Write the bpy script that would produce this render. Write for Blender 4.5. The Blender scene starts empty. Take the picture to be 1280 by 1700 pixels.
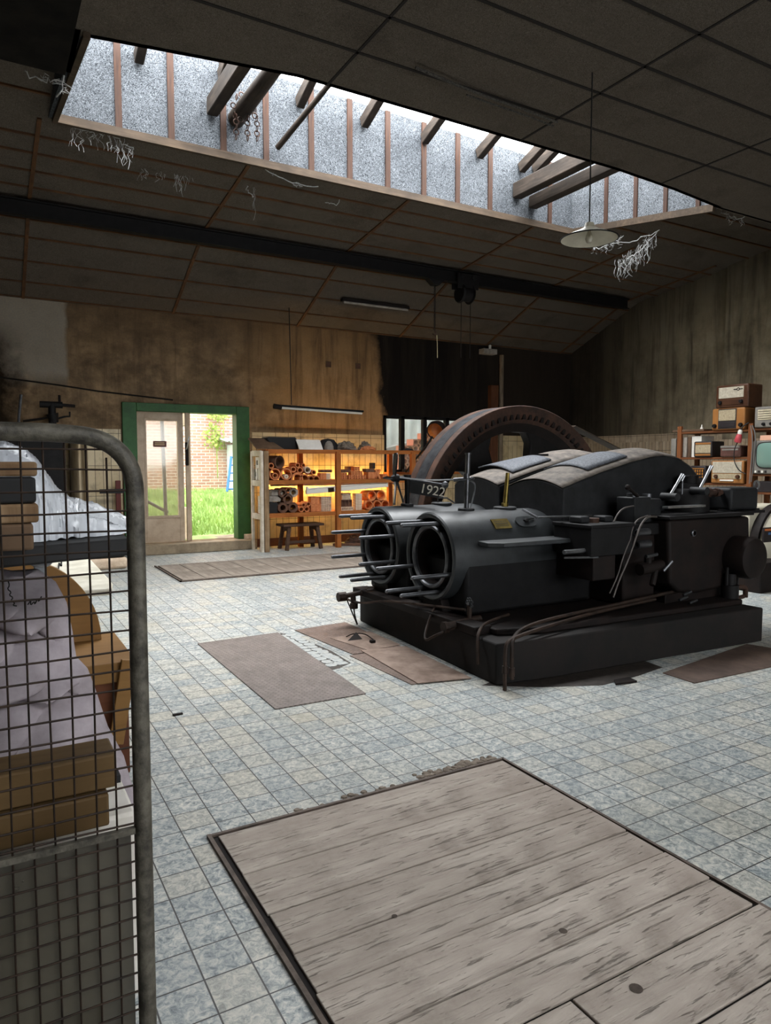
import bpy, bmesh, math, random
from mathutils import Vector, Matrix
random.seed(7)
R = math.radians
sc = bpy.context.scene
C = sc.collection

# ------------------------------------------------------------------ camera
F_PX = 1172.0            # focal length in pixels of the 1280x1700 frame
CAM_H = 1.55
YAW = R(29.8)
PITCH = math.atan(82 / F_PX)
cam_d = bpy.data.cameras.new('camera')
cam_d.sensor_width = 36.0
cam_d.sensor_fit = 'AUTO'
cam_d.lens = F_PX / 1700 * 36
cam_d.clip_start = 0.05
cam = bpy.data.objects.new('camera', cam_d)
cam.location = (0, 0, CAM_H)
cam.rotation_euler = (R(90) - PITCH, 0, -YAW)
C.objects.link(cam)
sc.camera = cam

# ------------------------------------------------------------------ world, lights, exposure
EXPOSURE = 0.75
SKY = 4.5
ROOF_LIGHT = 760.0
sc.view_settings.view_transform = 'Standard'
sc.view_settings.look = 'None'
sc.view_settings.gamma = 1.0
sc.view_settings.use_curve_mapping = False
sc.view_settings.exposure = EXPOSURE
w = bpy.data.worlds.new('overcast_sky')
sc.world = w
w.use_nodes = True
bg = w.node_tree.nodes['Background']
bg.inputs[0].default_value = (0.93, 0.97, 1.0, 1)
bg.inputs[1].default_value = SKY
sc.cycles.use_denoising = True
sc.cycles.max_bounces = 8
sc.cycles.diffuse_bounces = 5
sc.cycles.glossy_bounces = 3
sc.cycles.transparent_max_bounces = 12
sc.cycles.sample_clamp_indirect = 4.0
sc.cycles.caustics_reflective = False
sc.cycles.caustics_refractive = False

def area_light(name, loc, rot, sx, sy, power, col=(1, 1, 1)):
    l = bpy.data.lights.new(name, 'AREA')
    l.shape = 'RECTANGLE'; l.size = sx; l.size_y = sy; l.energy = power; l.color = col
    o = bpy.data.objects.new(name, l); o.location = loc; o.rotation_euler = rot
    C.objects.link(o); return o
# daylight through the glazed roof above the light well
area_light('rooflight_daylight', (4.45, 7.1, 6.75), (0, 0, 0), 7.3, 2.5, ROOF_LIGHT, (0.97, 0.99, 1.0))
# fill light added above and behind the camera to brighten the foreground
area_light('rear_top_fill', (2.8, -2.6, 4.95), (0, 0, 0), 4.9, 1.9, 55.0, (0.97, 0.99, 1.0))
# weak fill added at an unseen opening in the wall behind the camera
area_light('rear_wall_fill', (5.0, -4.98, 2.3), (R(90), 0, 0), 7.0, 1.8, 7.0, (0.93, 0.97, 1.0))

# ------------------------------------------------------------------ photo measurement helpers (a pixel's ray met with a plane of the room)
cf = Vector((math.sin(YAW) * math.cos(PITCH), math.cos(YAW) * math.cos(PITCH), -math.sin(PITCH)))
cr = Vector((math.cos(YAW), -math.sin(YAW), 0))
cu = cr.cross(cf)
def ray(x, y):
    return cf + cr * ((x - 640) / F_PX) - cu * ((y - 850) / F_PX)
def PX(x, y, X):
    d = ray(x, y); t = X / d.x; return Vector((X, t * d.y, CAM_H + t * d.z))
def PY(x, y, Y):
    d = ray(x, y); t = Y / d.y; return Vector((t * d.x, Y, CAM_H + t * d.z))
def PZ(x, y, Z):
    d = ray(x, y); t = (Z - CAM_H) / d.z; return Vector((t * d.x, t * d.y, Z))

# ------------------------------------------------------------------ mesh builder
class M:
    def __init__(s, mx=None):
        s.v = []; s.f = []; s.mx = mx or Matrix()
    def add(s, vs, fs):
        n = len(s.v)
        s.v += [s.mx @ Vector(p) for p in vs]
        s.f += [tuple(i + n for i in f) for f in fs]
        return s
    def box(s, x0, x1, y0, y1, z0, z1):
        vs = [(x, y, z) for z in (z0, z1) for y in (y0, y1) for x in (x0, x1)]
        return s.add(vs, [(0, 2, 3, 1), (4, 5, 7, 6), (0, 1, 5, 4), (2, 6, 7, 3), (0, 4, 6, 2), (1, 3, 7, 5)])
    def beam(s, p, q, wd, ht, up=(0, 0, 1)):
        """square bar from p to q"""
        p = Vector(p); q = Vector(q); d = (q - p).normalized(); u = Vector(up)
        if abs(d.dot(u)) > .98: u = Vector((1, 0, 0))
        a = d.cross(u).normalized() * wd / 2; b = a.cross(d).normalized() * ht / 2
        vs = [r + a * i + b * j for r in (p, q) for i, j in ((-1, -1), (1, -1), (1, 1), (-1, 1))]
        return s.add(vs, [(0, 1, 2, 3), (7, 6, 5, 4), (0, 4, 5, 1), (1, 5, 6, 2), (2, 6, 7, 3), (3, 7, 4, 0)])
    def prism(s, pts, axis, a, b):
        """closed 2D outline extruded along an axis between a and b (outline in the other two axes, in order)"""
        n = len(pts)
        def mk(p, t):
            return {'x': (t, p[0], p[1]), 'y': (p[0], t, p[1]), 'z': (p[0], p[1], t)}[axis]
        vs = [mk(p, a) for p in pts] + [mk(p, b) for p in pts]
        fs = [tuple(range(n)), tuple(range(2 * n - 1, n - 1, -1))]
        fs += [(i, i + n, (i + 1) % n + n, (i + 1) % n) for i in range(n)]
        return s.add(vs, fs)
    def lathe(s, prof, c, axis='z', seg=24, close=False, a0=0, a1=2 * math.pi):
        """profile of (radius, height) spun about an axis through c"""
        c = Vector(c); full = abs(a1 - a0 - 2 * math.pi) < 1e-6
        k = seg if full else seg + 1
        vs = []
        for i in range(k):
            t = a0 + (a1 - a0) * i / seg; ca, sa = math.cos(t), math.sin(t)
            for r, h in prof:
                vs.append(c + Vector({'z': (r * ca, r * sa, h), 'x': (h, r * ca, r * sa), 'y': (r * ca, h, r * sa)}[axis]))
        m = len(prof); fs = []
        for i in range(seg):
            j = (i + 1) % k
            for q in range(m if close else m - 1):
                q2 = (q + 1) % m
                fs.append((i * m + q, j * m + q, j * m + q2, i * m + q2))
        return s.add(vs, fs)
    def cyl(s, p, q, r0, r1=None, seg=16):
        p = Vector(p); q = Vector(q); r1 = r0 if r1 is None else r1
        d = (q - p).normalized(); u = Vector((0, 0, 1)) if abs(d.z) < .95 else Vector((1, 0, 0))
        a = d.cross(u).normalized(); b = d.cross(a)
        vs = []
        for c, r in ((p, r0), (q, r1)):
            vs += [c + (a * math.cos(2 * math.pi * i / seg) + b * math.sin(2 * math.pi * i / seg)) * r for i in range(seg)]
        fs = [(i, (i + 1) % seg, (i + 1) % seg + seg, i + seg) for i in range(seg)]
        fs += [tuple(range(seg - 1, -1, -1)), tuple(range(seg, 2 * seg))]
        return s.add(vs, fs)
    def tube(s, pts, r, seg=8, smooth=0):
        pts = [Vector(p) for p in pts]
        for _ in range(smooth):
            q = [pts[0]]
            for a, b in zip(pts, pts[1:]):
                q += [a * .75 + b * .25, a * .25 + b * .75]
            pts = q + [pts[-1]]
        vs = []; n = len(pts); prev = None
        for i, p in enumerate(pts):
            d = (pts[min(i + 1, n - 1)] - pts[max(i - 1, 0)]).normalized()
            if prev is None:
                u = Vector((0, 0, 1)) if abs(d.z) < .95 else Vector((1, 0, 0))
                a = d.cross(u).normalized()
            else:
                a = (prev - d * prev.dot(d)).normalized()
            prev = a; b = d.cross(a)
            rr = r(i / (n - 1)) if callable(r) else r
            vs += [p + (a * math.cos(2 * math.pi * k / seg) + b * math.sin(2 * math.pi * k / seg)) * rr for k in range(seg)]
        fs = []
        for i in range(n - 1):
            for k in range(seg):
                k2 = (k + 1) % seg
                fs.append((i * seg + k, i * seg + k2, (i + 1) * seg + k2, (i + 1) * seg + k))
        fs += [tuple(range(seg - 1, -1, -1)), tuple(range((n - 1) * seg, n * seg))]
        return s.add(vs, fs)
    def pipe(s, p, q, ro, ri, seg=24):
        """hollow pipe, open at both ends"""
        p = Vector(p); q = Vector(q); L = (q - p).length; d = (q - p).normalized()
        u = Vector((0, 0, 1)) if abs(d.z) < .95 else Vector((1, 0, 0))
        a = d.cross(u).normalized(); b = d.cross(a); vs = []
        for i in range(seg):
            t = 2 * math.pi * i / seg; e = a * math.cos(t) + b * math.sin(t)
            vs += [p + e * ro, q + e * ro, q + e * ri, p + e * ri]
        fs = []
        for i in range(seg):
            j = (i + 1) % seg
            for k in range(4):
                k2 = (k + 1) % 4
                fs.append((i * 4 + k, j * 4 + k, j * 4 + k2, i * 4 + k2))
        return s.add(vs, fs)
    def holed(s, w_, d_, h_, nx, nz, fr=.55, depth=.06, round_=False, stag=False):
        """block w (x) by d (y) by h (z), front at y=0, standing on z=0, with nx by nz recessed holes in the front"""
        s.add([(-w_/2, 0, 0), (w_/2, 0, 0), (w_/2, 0, h_), (-w_/2, 0, h_), (-w_/2, d_, 0), (w_/2, d_, 0), (w_/2, d_, h_), (-w_/2, d_, h_)],
              [(5, 4, 7, 6), (0, 4, 5, 1), (3, 2, 6, 7), (0, 3, 7, 4), (1, 5, 6, 2)])
        cw, ch = w_ / nx, h_ / nz
        for i in range(nx):
            for k in range(nz):
                x0 = -w_/2 + i * cw; z0 = k * ch; cx_, cz_ = x0 + cw/2, z0 + ch/2
                n = 12 if round_ else 4
                rim = []; hole = []
                for q in range(n):
                    t = 2 * math.pi * (q + .5) / n if not round_ else 2 * math.pi * q / n
                    if round_:
                        r_ = min(cw, ch) / 2 * fr; hole.append((cx_ + r_ * math.cos(t), cz_ + r_ * math.sin(t)))
                        m_ = max(abs(math.cos(t)), abs(math.sin(t)))
                        rim.append((cx_ + cw/2 * math.cos(t) / m_, cz_ + ch/2 * math.sin(t) / m_))
                    else:
                        sx = 1 if math.cos(t) > 0 else -1; sz = 1 if math.sin(t) > 0 else -1
                        hole.append((cx_ + sx * cw/2 * fr, cz_ + sz * ch/2 * fr)); rim.append((cx_ + sx * cw/2, cz_ + sz * ch/2))
                vs = [(p[0], 0, p[1]) for p in rim] + [(p[0], 0, p[1]) for p in hole] + [(p[0], depth, p[1]) for p in hole]
                fs = []
                for q in range(n):
                    q2 = (q + 1) % n
                    fs += [(q, q2, n + q2, n + q), (n + q, n + q2, 2*n + q2, 2*n + q)]
                fs.append(tuple(range(2*n, 3*n)))
                s.add(vs, fs)
        return s
    def sheet(s, fn, nu, nv, thick=0):
        vs = [fn(i / nu, j / nv) for j in range(nv + 1) for i in range(nu + 1)]
        fs = [(j*(nu+1)+i, j*(nu+1)+i+1, (j+1)*(nu+1)+i+1, (j+1)*(nu+1)+i) for j in range(nv) for i in range(nu)]
        return s.add(vs, fs)

WO = {}
def obj(name, m, material, parent=None, bev=0, seg=2, label=None, keep=False, sub=0, solid=0, ang=35):
    me = bpy.data.meshes.new(name)
    vs = m.v
    if keep: c = Vector((0, 0, 0))
    else:
        lo = Vector([min(v[i] for v in vs) for i in range(3)]); hi = Vector([max(v[i] for v in vs) for i in range(3)])
        c = (lo + hi) / 2; c.z = lo.z
    me.from_pydata([tuple(v - c) for v in vs], [], m.f)
    bm = bmesh.new(); bm.from_mesh(me)
    bmesh.ops.recalc_face_normals(bm, faces=bm.faces); bm.to_mesh(me); bm.free()
    me.polygons.foreach_set('use_smooth', [True] * len(me.polygons))
    me.set_sharp_from_angle(angle=R(ang))
    me.materials.append(material)
    o = bpy.data.objects.new(name, me); C.objects.link(o)
    if parent: o.parent = parent; o.location = c - WO[parent.name]
    else: o.location = c
    WO[o.name] = c
    if solid:
        k = o.modifiers.new('thickness', 'SOLIDIFY'); k.thickness = solid; k.offset = 0
    if bev:
        k = o.modifiers.new('bevel', 'BEVEL'); k.width = bev; k.segments = seg; k.limit_method = 'ANGLE'; k.angle_limit = R(40)
    if sub:
        k = o.modifiers.new('subdivision', 'SUBSURF'); k.levels = sub; k.render_levels = sub
    if label: o['label'] = label
    return o
def tag(o, label, cat, group=None, kind=None):
    o['label'] = label; o['category'] = cat
    if group: o['group'] = group
    if kind: o['kind'] = kind
    return o
def thing(name, label, cat, loc, group=None):
    o = bpy.data.objects.new(name, None); o.empty_display_size = .1
    C.objects.link(o); o.location = loc; WO[o.name] = Vector(loc)
    return tag(o, label, cat, group)
def struct(name, m, material, label=None, cat=None, parent=None, **kw):
    o = obj(name, m, material, parent, keep=parent is None, **kw)
    if parent is None:
        o['kind'] = 'structure'
        if label: o['label'] = label; o['category'] = cat
    return o

# ------------------------------------------------------------------ materials
def lin(c):
    return tuple((x / 12.92 if x <= .04045 else ((x + .055) / 1.055) ** 2.4) for x in c)
def hx(h):
    return lin(tuple(int(h[i:i+2], 16) / 255 for i in (0, 2, 4))) + (1,)
class N:
    """tiny node-graph helper"""
    def __init__(s, name):
        s.m = bpy.data.materials.new(name); s.m.use_nodes = True; s.t = s.m.node_tree
        s.b = s.t.nodes['Principled BSDF']; s.co = s.t.nodes.new('ShaderNodeTexCoord')
    def n(s, kind, **kw):
        x = s.t.nodes.new(kind)
        for k, v in kw.items():
            if k in x.inputs.keys(): s.put(x.inputs[k], v)
            else: setattr(x, k, v)
        return x
    def put(s, sock, v):
        if hasattr(v, 'is_output') or isinstance(v, bpy.types.NodeSocket): s.t.links.new(v, sock)
        else: sock.default_value = v
    def vec(s, scale=(1, 1, 1), loc=(0, 0, 0), rot=(0, 0, 0), kind='Object'):
        m = s.n('ShaderNodeMapping'); s.t.links.new(s.co.outputs[kind], m.inputs['Vector'])
        m.inputs['Scale'].default_value = scale; m.inputs['Location'].default_value = loc; m.inputs['Rotation'].default_value = rot
        return m.outputs[0]
    def noise(s, scale=5, detail=6, rough=.6, vec=None, dist=0):
        x = s.n('ShaderNodeTexNoise'); x.inputs['Scale'].default_value = scale; x.inputs['Detail'].default_value = detail
        x.inputs['Roughness'].default_value = rough; x.inputs['Distortion'].default_value = dist
        s.t.links.new(vec or s.vec(), x.inputs['Vector']); return x.outputs['Fac']
    def ramp(s, fac, stops):
        x = s.n('ShaderNodeValToRGB'); s.put(x.inputs[0], fac); e = x.color_ramp.elements
        while len(e) < len(stops): e.new(.5)
        for el, (p, c) in zip(e, stops):
            el.position = p; el.color = c if len(c) == 4 else (*c, 1)
        return x.outputs[0]
    def rng(s, fac, a, b, c=0, d=1):
        x = s.n('ShaderNodeMapRange'); s.put(x.inputs[0], fac)
        for i, v in enumerate((a, b, c, d)): x.inputs[i + 1].default_value = v
        return x.outputs[0]
    def math(s, op, a, b=0.0):
        x = s.n('ShaderNodeMath'); x.operation = op; s.put(x.inputs[0], a); s.put(x.inputs[1], b); return x.outputs[0]
    def mix(s, fac, a, b, mode='MIX'):
        x = s.n('ShaderNodeMix'); x.data_type = 'RGBA'; x.blend_type = mode
        s.put(x.inputs[0], fac); s.put(x.inputs[6], a); s.put(x.inputs[7], b); return x.outputs[2]
    def xyz(s, kind='Object'):
        x = s.n('ShaderNodeSeparateXYZ'); s.t.links.new(s.co.outputs[kind], x.inputs[0]); return x.outputs
    def bump(s, h, strength=.3, dist=.01):
        x = s.n('ShaderNodeBump'); x.inputs['Strength'].default_value = strength; x.inputs['Distance'].default_value = dist
        s.put(x.inputs['Height'], h); s.t.links.new(x.outputs[0], s.b.inputs['Normal'])
    def col(s, c): s.put(s.b.inputs['Base Color'], c)
    def set(s, rough=.6, metal=0, spec=.5):
        s.put(s.b.inputs['Roughness'], rough); s.b.inputs['Metallic'].default_value = metal
        s.b.inputs['Specular IOR Level'].default_value = spec; return s

def simple(name, a, b=None, scale=6, rough=.6, metal=0, bump=.15, stretch=(1, 1, 1), spec=.4, lo=.35, hi=.65, detail=6):
    g = N(name); f = g.noise(scale, detail, .65, g.vec(stretch))
    g.col(g.ramp(f, [(lo, hx(a)), (hi, hx(b or a))]))
    g.set(rough, metal, spec)
    if bump: g.bump(f, bump, .01)
    return g.m
def flat(name, a, rough=.6, metal=0, spec=.4):
    return simple(name, a, a, 3, rough, metal, 0, spec=spec)
def emit(name, c, strength):
    g = N(name); g.b.inputs['Emission Color'].default_value = hx(c); g.b.inputs['Emission Strength'].default_value = strength
    g.col(hx(c)); return g.m
def wood(name, a, b, axis='x', scale=1.0, rough=.75, bump=.25, flecks=False):
    g = N(name); st = {'x': (1.2, 14, 14), 'y': (14, 1.2, 14), 'z': (14, 14, 1.2)}[axis]
    v = g.vec(tuple(k * scale for k in st)); f = g.noise(1.6, 8, .65, v, .6)
    f2 = g.noise(2.2, 4, .6)
    c = g.mix(g.rng(f2, .35, .7), g.ramp(f, [(.3, hx(a)), (.7, hx(b))]), hx(a))
    if flecks:
        oi = g.n('ShaderNodeObjectInfo'); v3 = g.vec(tuple(k * scale * 2.2 for k in st)); f3 = g.noise(2.6, 9, .75, v3, .3); f4 = g.noise(5, 6, .7)
        c = g.mix(g.math('MULTIPLY', g.rng(f3, .6, .72), .5), c, hx('3d342e'))
        c = g.mix(g.math('MULTIPLY', g.rng(f4, .52, .72), .4), c, hx('5f544b'))
        c = g.mix(g.math('MULTIPLY', oi.outputs['Random'], .22), c, hx('6f655d'))
        f = g.math('SUBTRACT', f, g.rng(f3, .58, .68))
    g.col(c); g.set(rough, 0, .25); g.bump(f, bump, .01); return g.m

def tile_floor_mat():
    g = N('floor_tiles')
    mp = g.vec((1, 1, 1), (-.08, -.07, 0))
    b = g.n('ShaderNodeTexBrick', offset=0.0, squash=1.0); g.t.links.new(mp, b.inputs['Vector'])
    for k, v in dict(Scale=1.0).items(): b.inputs[k].default_value = v
    b.inputs['Mortar Size'].default_value = .0028; b.inputs['Mortar Smooth'].default_value = .15
    b.inputs['Brick Width'].default_value = .15; b.inputs['Row Height'].default_value = .15; b.inputs['Bias'].default_value = 0
    b.inputs['Color1'].default_value = (0, 0, 0, 1); b.inputs['Color2'].default_value = (1, 1, 1, 1); b.inputs['Mortar'].default_value = (.5, .5, .5, 1)
    tone = g.n('ShaderNodeSeparateColor'); g.t.links.new(b.outputs['Color'], tone.inputs[0]); tv = tone.outputs[0]
    v2 = g.n('ShaderNodeVectorMath', operation='ADD'); g.t.links.new(mp, v2.inputs[0])
    cx_ = g.n('ShaderNodeCombineXYZ'); g.put(cx_.inputs[2], g.math('MULTIPLY', tv, 37.0)); g.t.links.new(cx_.outputs[0], v2.inputs[1])
    mottle = g.noise(34, 8, .75, v2.outputs[0], .8)
    fine = g.noise(90, 4, .7, v2.outputs[0])
    big = g.noise(.8, 4, .6)
    base = g.ramp(mottle, [(.36, hx('5f696d')), (.47, hx('969c9c')), (.56, hx('bdbdb7')), (.68, hx('d8d4c8'))])
    base = g.mix(g.math('MULTIPLY', g.rng(fine, .5, .75), .35), base, hx('66696a'))
    base = g.mix(g.math('MULTIPLY', g.rng(tv, .55, 1), .35), base, hx('b8ac94'))
    base = g.mix(g.math('MULTIPLY', g.rng(tv, .5, 0), .28), base, hx('5f6c74'))
    dirt = g.math('MULTIPLY', g.rng(big, .5, .75), .35)
    base = g.mix(dirt, base, hx('8a8168'))
    base = g.mix(b.outputs['Fac'], base, hx('2f2d2b'))
    g.col(base); g.set(g.rng(mottle, .3, .7, .5, .36), 0, .45)
    g.bump(g.math('SUBTRACT', g.math('MULTIPLY', mottle, .25), b.outputs['Fac']), .35, .004)
    return g.m

def tile_wall_mat(name, bw, rh, a, b_, mortar, rotz=0, off=0.0, zoff=0.0, msize=.004, xoff=0.0):
    """glazed wall tiles; rotz 90 for a wall that runs along y"""
    g = N(name)
    sx = g.xyz(); cb = g.n('ShaderNodeCombineXYZ')
    g.put(cb.inputs[0], g.math('ADD', sx[1] if rotz else sx[0], xoff)); g.put(cb.inputs[1], g.math('ADD', sx[2], zoff))
    b = g.n('ShaderNodeTexBrick', offset=off); g.t.links.new(cb.outputs[0], b.inputs['Vector'])
    b.inputs['Scale'].default_value = 1; b.inputs['Mortar Size'].default_value = msize; b.inputs['Mortar Smooth'].default_value = .1
    b.inputs['Brick Width'].default_value = bw; b.inputs['Row Height'].default_value = rh
    b.inputs['Color1'].default_value = hx(a); b.inputs['Color2'].default_value = hx(b_); b.inputs['Mortar'].default_value = hx(mortar)
    f = g.noise(3.5, 8, .7); f2 = g.noise(1.0, 3, .6)
    c = g.mix(g.math('MULTIPLY', g.rng(f, .5, .72), .6), b.outputs['Color'], hx('4a3b28'))
    c = g.mix(g.math('MULTIPLY', g.rng(f2, .5, .8), .5), c, hx('7a6a50'))
    g.col(c); g.set(.35, 0, .5); g.bump(g.math('SUBTRACT', 0.0, b.outputs['Fac']), .4, .004); return g.m

def far_wall_mat():
    g = N('far_wall_plaster')
    x, y, z = g.xyz()
    big = g.noise(.9, 6, .62); med = g.noise(3.2, 8, .68); streak = g.noise(1.0, 7, .65, g.vec((5.5, 1, .55)), .4)
    base = g.ramp(med, [(.3, hx('6a5a48')), (.5, hx('8f785e')), (.7, hx('b09472'))])
    base = g.mix(g.math('MULTIPLY', g.rng(streak, .5, .72), .5), base, hx('40342a'))
    base = g.mix(g.math('MULTIPLY', g.rng(g.noise(1.7, 8, .7, g.vec((.7, 1, 1.3), (4, 0, 2))), .48, .66), .6), base, hx('4a3c2c'))
    base = g.mix(g.math('MULTIPLY', g.rng(big, .5, .7), .6), base, hx('6f5c40'))
    # shelf lamp's glow put into the tan plaster colour right of the door
    lamp_glow = g.math('MULTIPLY', g.rng(g.math('ADD', x, g.math('MULTIPLY', big, 1.6)), 4.6, 6.2), .55)
    base = g.mix(lamp_glow, base, g.mix(g.rng(streak, .45, .7), hx('cda06c'), hx('775a3c')))
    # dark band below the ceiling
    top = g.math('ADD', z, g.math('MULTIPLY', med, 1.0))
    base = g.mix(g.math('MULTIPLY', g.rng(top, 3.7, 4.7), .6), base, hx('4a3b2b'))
    # pale whitewashed patch at the far left
    e = g.math('ADD', x, g.math('MULTIPLY', med, .12))
    p = g.math('MULTIPLY', g.rng(e, 1.34, 1.28), g.rng(g.math('ADD', z, g.math('MULTIPLY', big, .6)), 3.0, 3.3))
    base = g.mix(g.math('MULTIPLY', p, .85), base, g.mix(med, hx('b3aba0'), hx('8c8478')))
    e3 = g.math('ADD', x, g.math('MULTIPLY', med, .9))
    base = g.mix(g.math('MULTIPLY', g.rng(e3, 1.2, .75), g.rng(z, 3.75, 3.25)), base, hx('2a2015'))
    # the soot-black area with a rounded edge right of the lamp
    dx = g.math('SUBTRACT', g.math('ADD', x, g.math('MULTIPLY', big, .9)), 7.30)
    lim = g.math('MULTIPLY', g.math('SUBTRACT', 3.9, z), .22)
    so = g.rng(g.math('SUBTRACT', dx, g.math('MULTIPLY', lim, .6)), -.07, .1)
    soot = g.mix(g.rng(streak, .4, .75), hx('191513'), hx('2e2822'))
    soot = g.mix(g.math('MULTIPLY', g.rng(x, 9.3, 10.0), .6), soot, hx('352d26'))
    base = g.mix(so, base, soot)
    fine = g.noise(40, 3, .6)
    base = g.mix(.25, base, g.ramp(fine, [(.3, hx('1c1712')), (.7, hx('a58c68'))]), 'OVERLAY')
    g.col(base); g.set(.9, 0, .15); g.bump(med, .35, .02); return g.m

def right_wall_mat():
    g = N('right_wall_plaster')
    x, y, z = g.xyz()
    st = g.noise(1.0, 8, .68, g.vec((1, 4.5, .35)), .5); st2 = g.noise(1.0, 6, .6, g.vec((1, 13, .5)))
    med = g.noise(2.2, 8, .65)
    base = g.ramp(med, [(.3, hx('6b614f')), (.55, hx('948770')), (.75, hx('aca08a'))])
    base = g.mix(g.math('MULTIPLY', g.rng(st, .45, .7), .75), base, hx('3d372f'))
    base = g.mix(g.math('MULTIPLY', g.rng(st2, .6, .72), .6), base, hx('24201b'))
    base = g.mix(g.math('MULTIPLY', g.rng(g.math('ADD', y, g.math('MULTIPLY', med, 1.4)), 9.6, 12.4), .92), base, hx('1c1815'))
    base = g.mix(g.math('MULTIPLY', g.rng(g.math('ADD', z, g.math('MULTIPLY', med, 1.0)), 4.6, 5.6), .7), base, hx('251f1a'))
    g.col(base); g.set(.9, 0, .15); g.bump(med, .3, .02); return g.m

def woolboard_mat(name, dark, light, amt, sc_=70, dirt='14110f'):
    """wood-wool board: matted pale fibres on a dark ground"""
    g = N(name)
    v = g.vec()
    w1 = g.noise(sc_, 3, .55, v, 3.5); w2 = g.noise(sc_ * .62, 3, .55, g.vec((1, 1, 1), (3.1, 1.7, 5.2)), 4.5)
    fib = g.math('MAXIMUM', g.rng(g.math('ABSOLUTE', g.math('SUBTRACT', w1, .5)), .035, .0), g.rng(g.math('ABSOLUTE', g.math('SUBTRACT', w2, .5)), .035, .0))
    big = g.noise(1.3, 6, .65)
    c = g.mix(g.math('MULTIPLY', fib, g.rng(big, .25, .75, amt * .6, amt)), hx(dark), hx(light))
    c = g.mix(g.math('MULTIPLY', g.rng(big, .5, .75), .55), c, hx(dirt))
    g.col(c); g.set(.95, 0, .1); g.bump(fib, .4, .008); return g.m

def plate_mat(name, a, b):
    g = N(name); v = g.vec((1, 1, 1), (0, 0, 0), (0, 0, R(45)))
    ch = g.n('ShaderNodeTexBrick', offset=.5); g.t.links.new(v, ch.inputs['Vector'])
    ch.inputs['Scale'].default_value = 1; ch.inputs['Brick Width'].default_value = .056; ch.inputs['Row Height'].default_value = .023; ch.inputs['Mortar Size'].default_value = .006
    f = g.noise(5, 8, .65); f2 = g.noise(40, 3, .6)
    c = g.ramp(f, [(.35, hx(a)), (.65, hx(b))]); c = g.mix(g.math('MULTIPLY', ch.outputs['Fac'], .65), c, hx('4f4844'))
    c = g.mix(g.math('MULTIPLY', g.rng(f2, .5, .7), .25), c, hx('9b928c'))
    g.col(c); g.set(.55, .0, .4); g.bump(ch.outputs['Fac'], -.5, .004); return g.m

def brick_mat(name, cols, mortar, bw=.22, rh=.075, rotz=0):
    g = N(name); x = g.xyz(); cb = g.n('ShaderNodeCombineXYZ')
    g.put(cb.inputs[0], x[1] if rotz else x[0]); g.put(cb.inputs[1], x[2])
    b = g.n('ShaderNodeTexBrick', offset=.5); g.t.links.new(cb.outputs[0], b.inputs['Vector'])
    b.inputs['Scale'].default_value = 1; b.inputs['Brick Width'].default_value = bw; b.inputs['Row Height'].default_value = rh; b.inputs['Mortar Size'].default_value = .008
    b.inputs['Color1'].default_value = hx(cols[0]); b.inputs['Color2'].default_value = hx(cols[1]); b.inputs['Mortar'].default_value = hx(mortar)
    f = g.noise(2.0, 6, .65)
    g.col(g.mix(g.math('MULTIPLY', g.rng(f, .5, .7), .6), b.outputs['Color'], hx('c9bdb5'))); g.set(.9, 0, .2)
    g.bump(b.outputs['Fac'], -.5, .01); return g.m

m_floor = tile_floor_mat()
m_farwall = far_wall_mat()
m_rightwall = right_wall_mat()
m_ceil = woolboard_mat('ceiling_woolboard', '443d36', 'a0968a', .7, 48, '2a241e')
m_shaft = woolboard_mat('light_well_woolboard', '171a1e', '9ba0a6', 1.0, 30, '1a1d22')
m_dado = tile_wall_mat('wall_tiles_far', .25, .25, 'cdb993', 'bfa981', '3d3122', 0, 0, .15, xoff=.05)
m_dado_tall = tile_wall_mat('wall_tiles_tall', .125, .5, 'c9b58f', 'baa47c', '3d3122', 0, 0, .15, xoff=.05)
m_dado_r = tile_wall_mat('wall_tiles_right', .155, .155, 'b9a790', 'ab9780', '3a3026', 1, 0, -.13)
m_dado_r2 = tile_wall_mat('wall_tiles_right_tall', .085, .6, 'b9a790', 'a8947c', '3a3026', 1, 0, .1)
m_batten = wood('batten_wood', '3d2818', '755030', 'x')
m_batten_y = wood('batten_wood_slope', '3d2818', '755030', 'y')
m_barn = wood('old_rafter_wood', '241e19', '4a3f36', 'y')
m_cover = wood('cover_strip_wood', '2a1a12', '4f3323', 'z')
m_trim = wood('light_well_trim_wood', '33291f', '5a4a3a', 'x')
m_black = simple('black_iron', '0a0909', '171415', 9, .6, .0, .2, spec=.22)
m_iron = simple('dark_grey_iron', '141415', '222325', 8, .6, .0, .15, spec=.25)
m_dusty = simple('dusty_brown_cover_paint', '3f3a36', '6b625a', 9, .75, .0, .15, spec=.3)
m_casing = simple('oily_black_casing', '0b0a0b', '151415', 8, .62, .0, .15, spec=.2)
m_cylpaint = simple('grey_engine_paint', '202224', '303335', 7, .42, .0, .1, spec=.55)
m_pipe = simple('dark_pipe', '3a3330', '57504b', 8, .5, .3, .1)
m_rustpipe = simple('brown_old_pipe', '1c1410', '3a2c24', 9, .6, 0, .3, spec=.25)
m_lid = simple('speckled_lid_plate', '33353a', '5c5f66', 60, .7, .1, .1)
m_rust = simple('rusty_iron', '261812', '4a3022', 7, .7, .15, .4)
m_rustdark = simple('oily_brown_iron', '0f0b0a', '1e1512', 6, .65, .0, .3, spec=.2)
m_steel = simple('worn_steel', '8d8f92', 'b5b7ba', 10, .3, .9, .08)
m_steeldull = simple('dull_steel', '4a4b4e', '6d6e71', 10, .38, .85, .15)
m_brass = simple('dull_brass', '6a5a2a', '8f7c42', 12, .4, .8, .15)
m_concrete = simple('oily_concrete', '0b0908', '1b1411', 4, .85, 0, .35)
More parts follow.
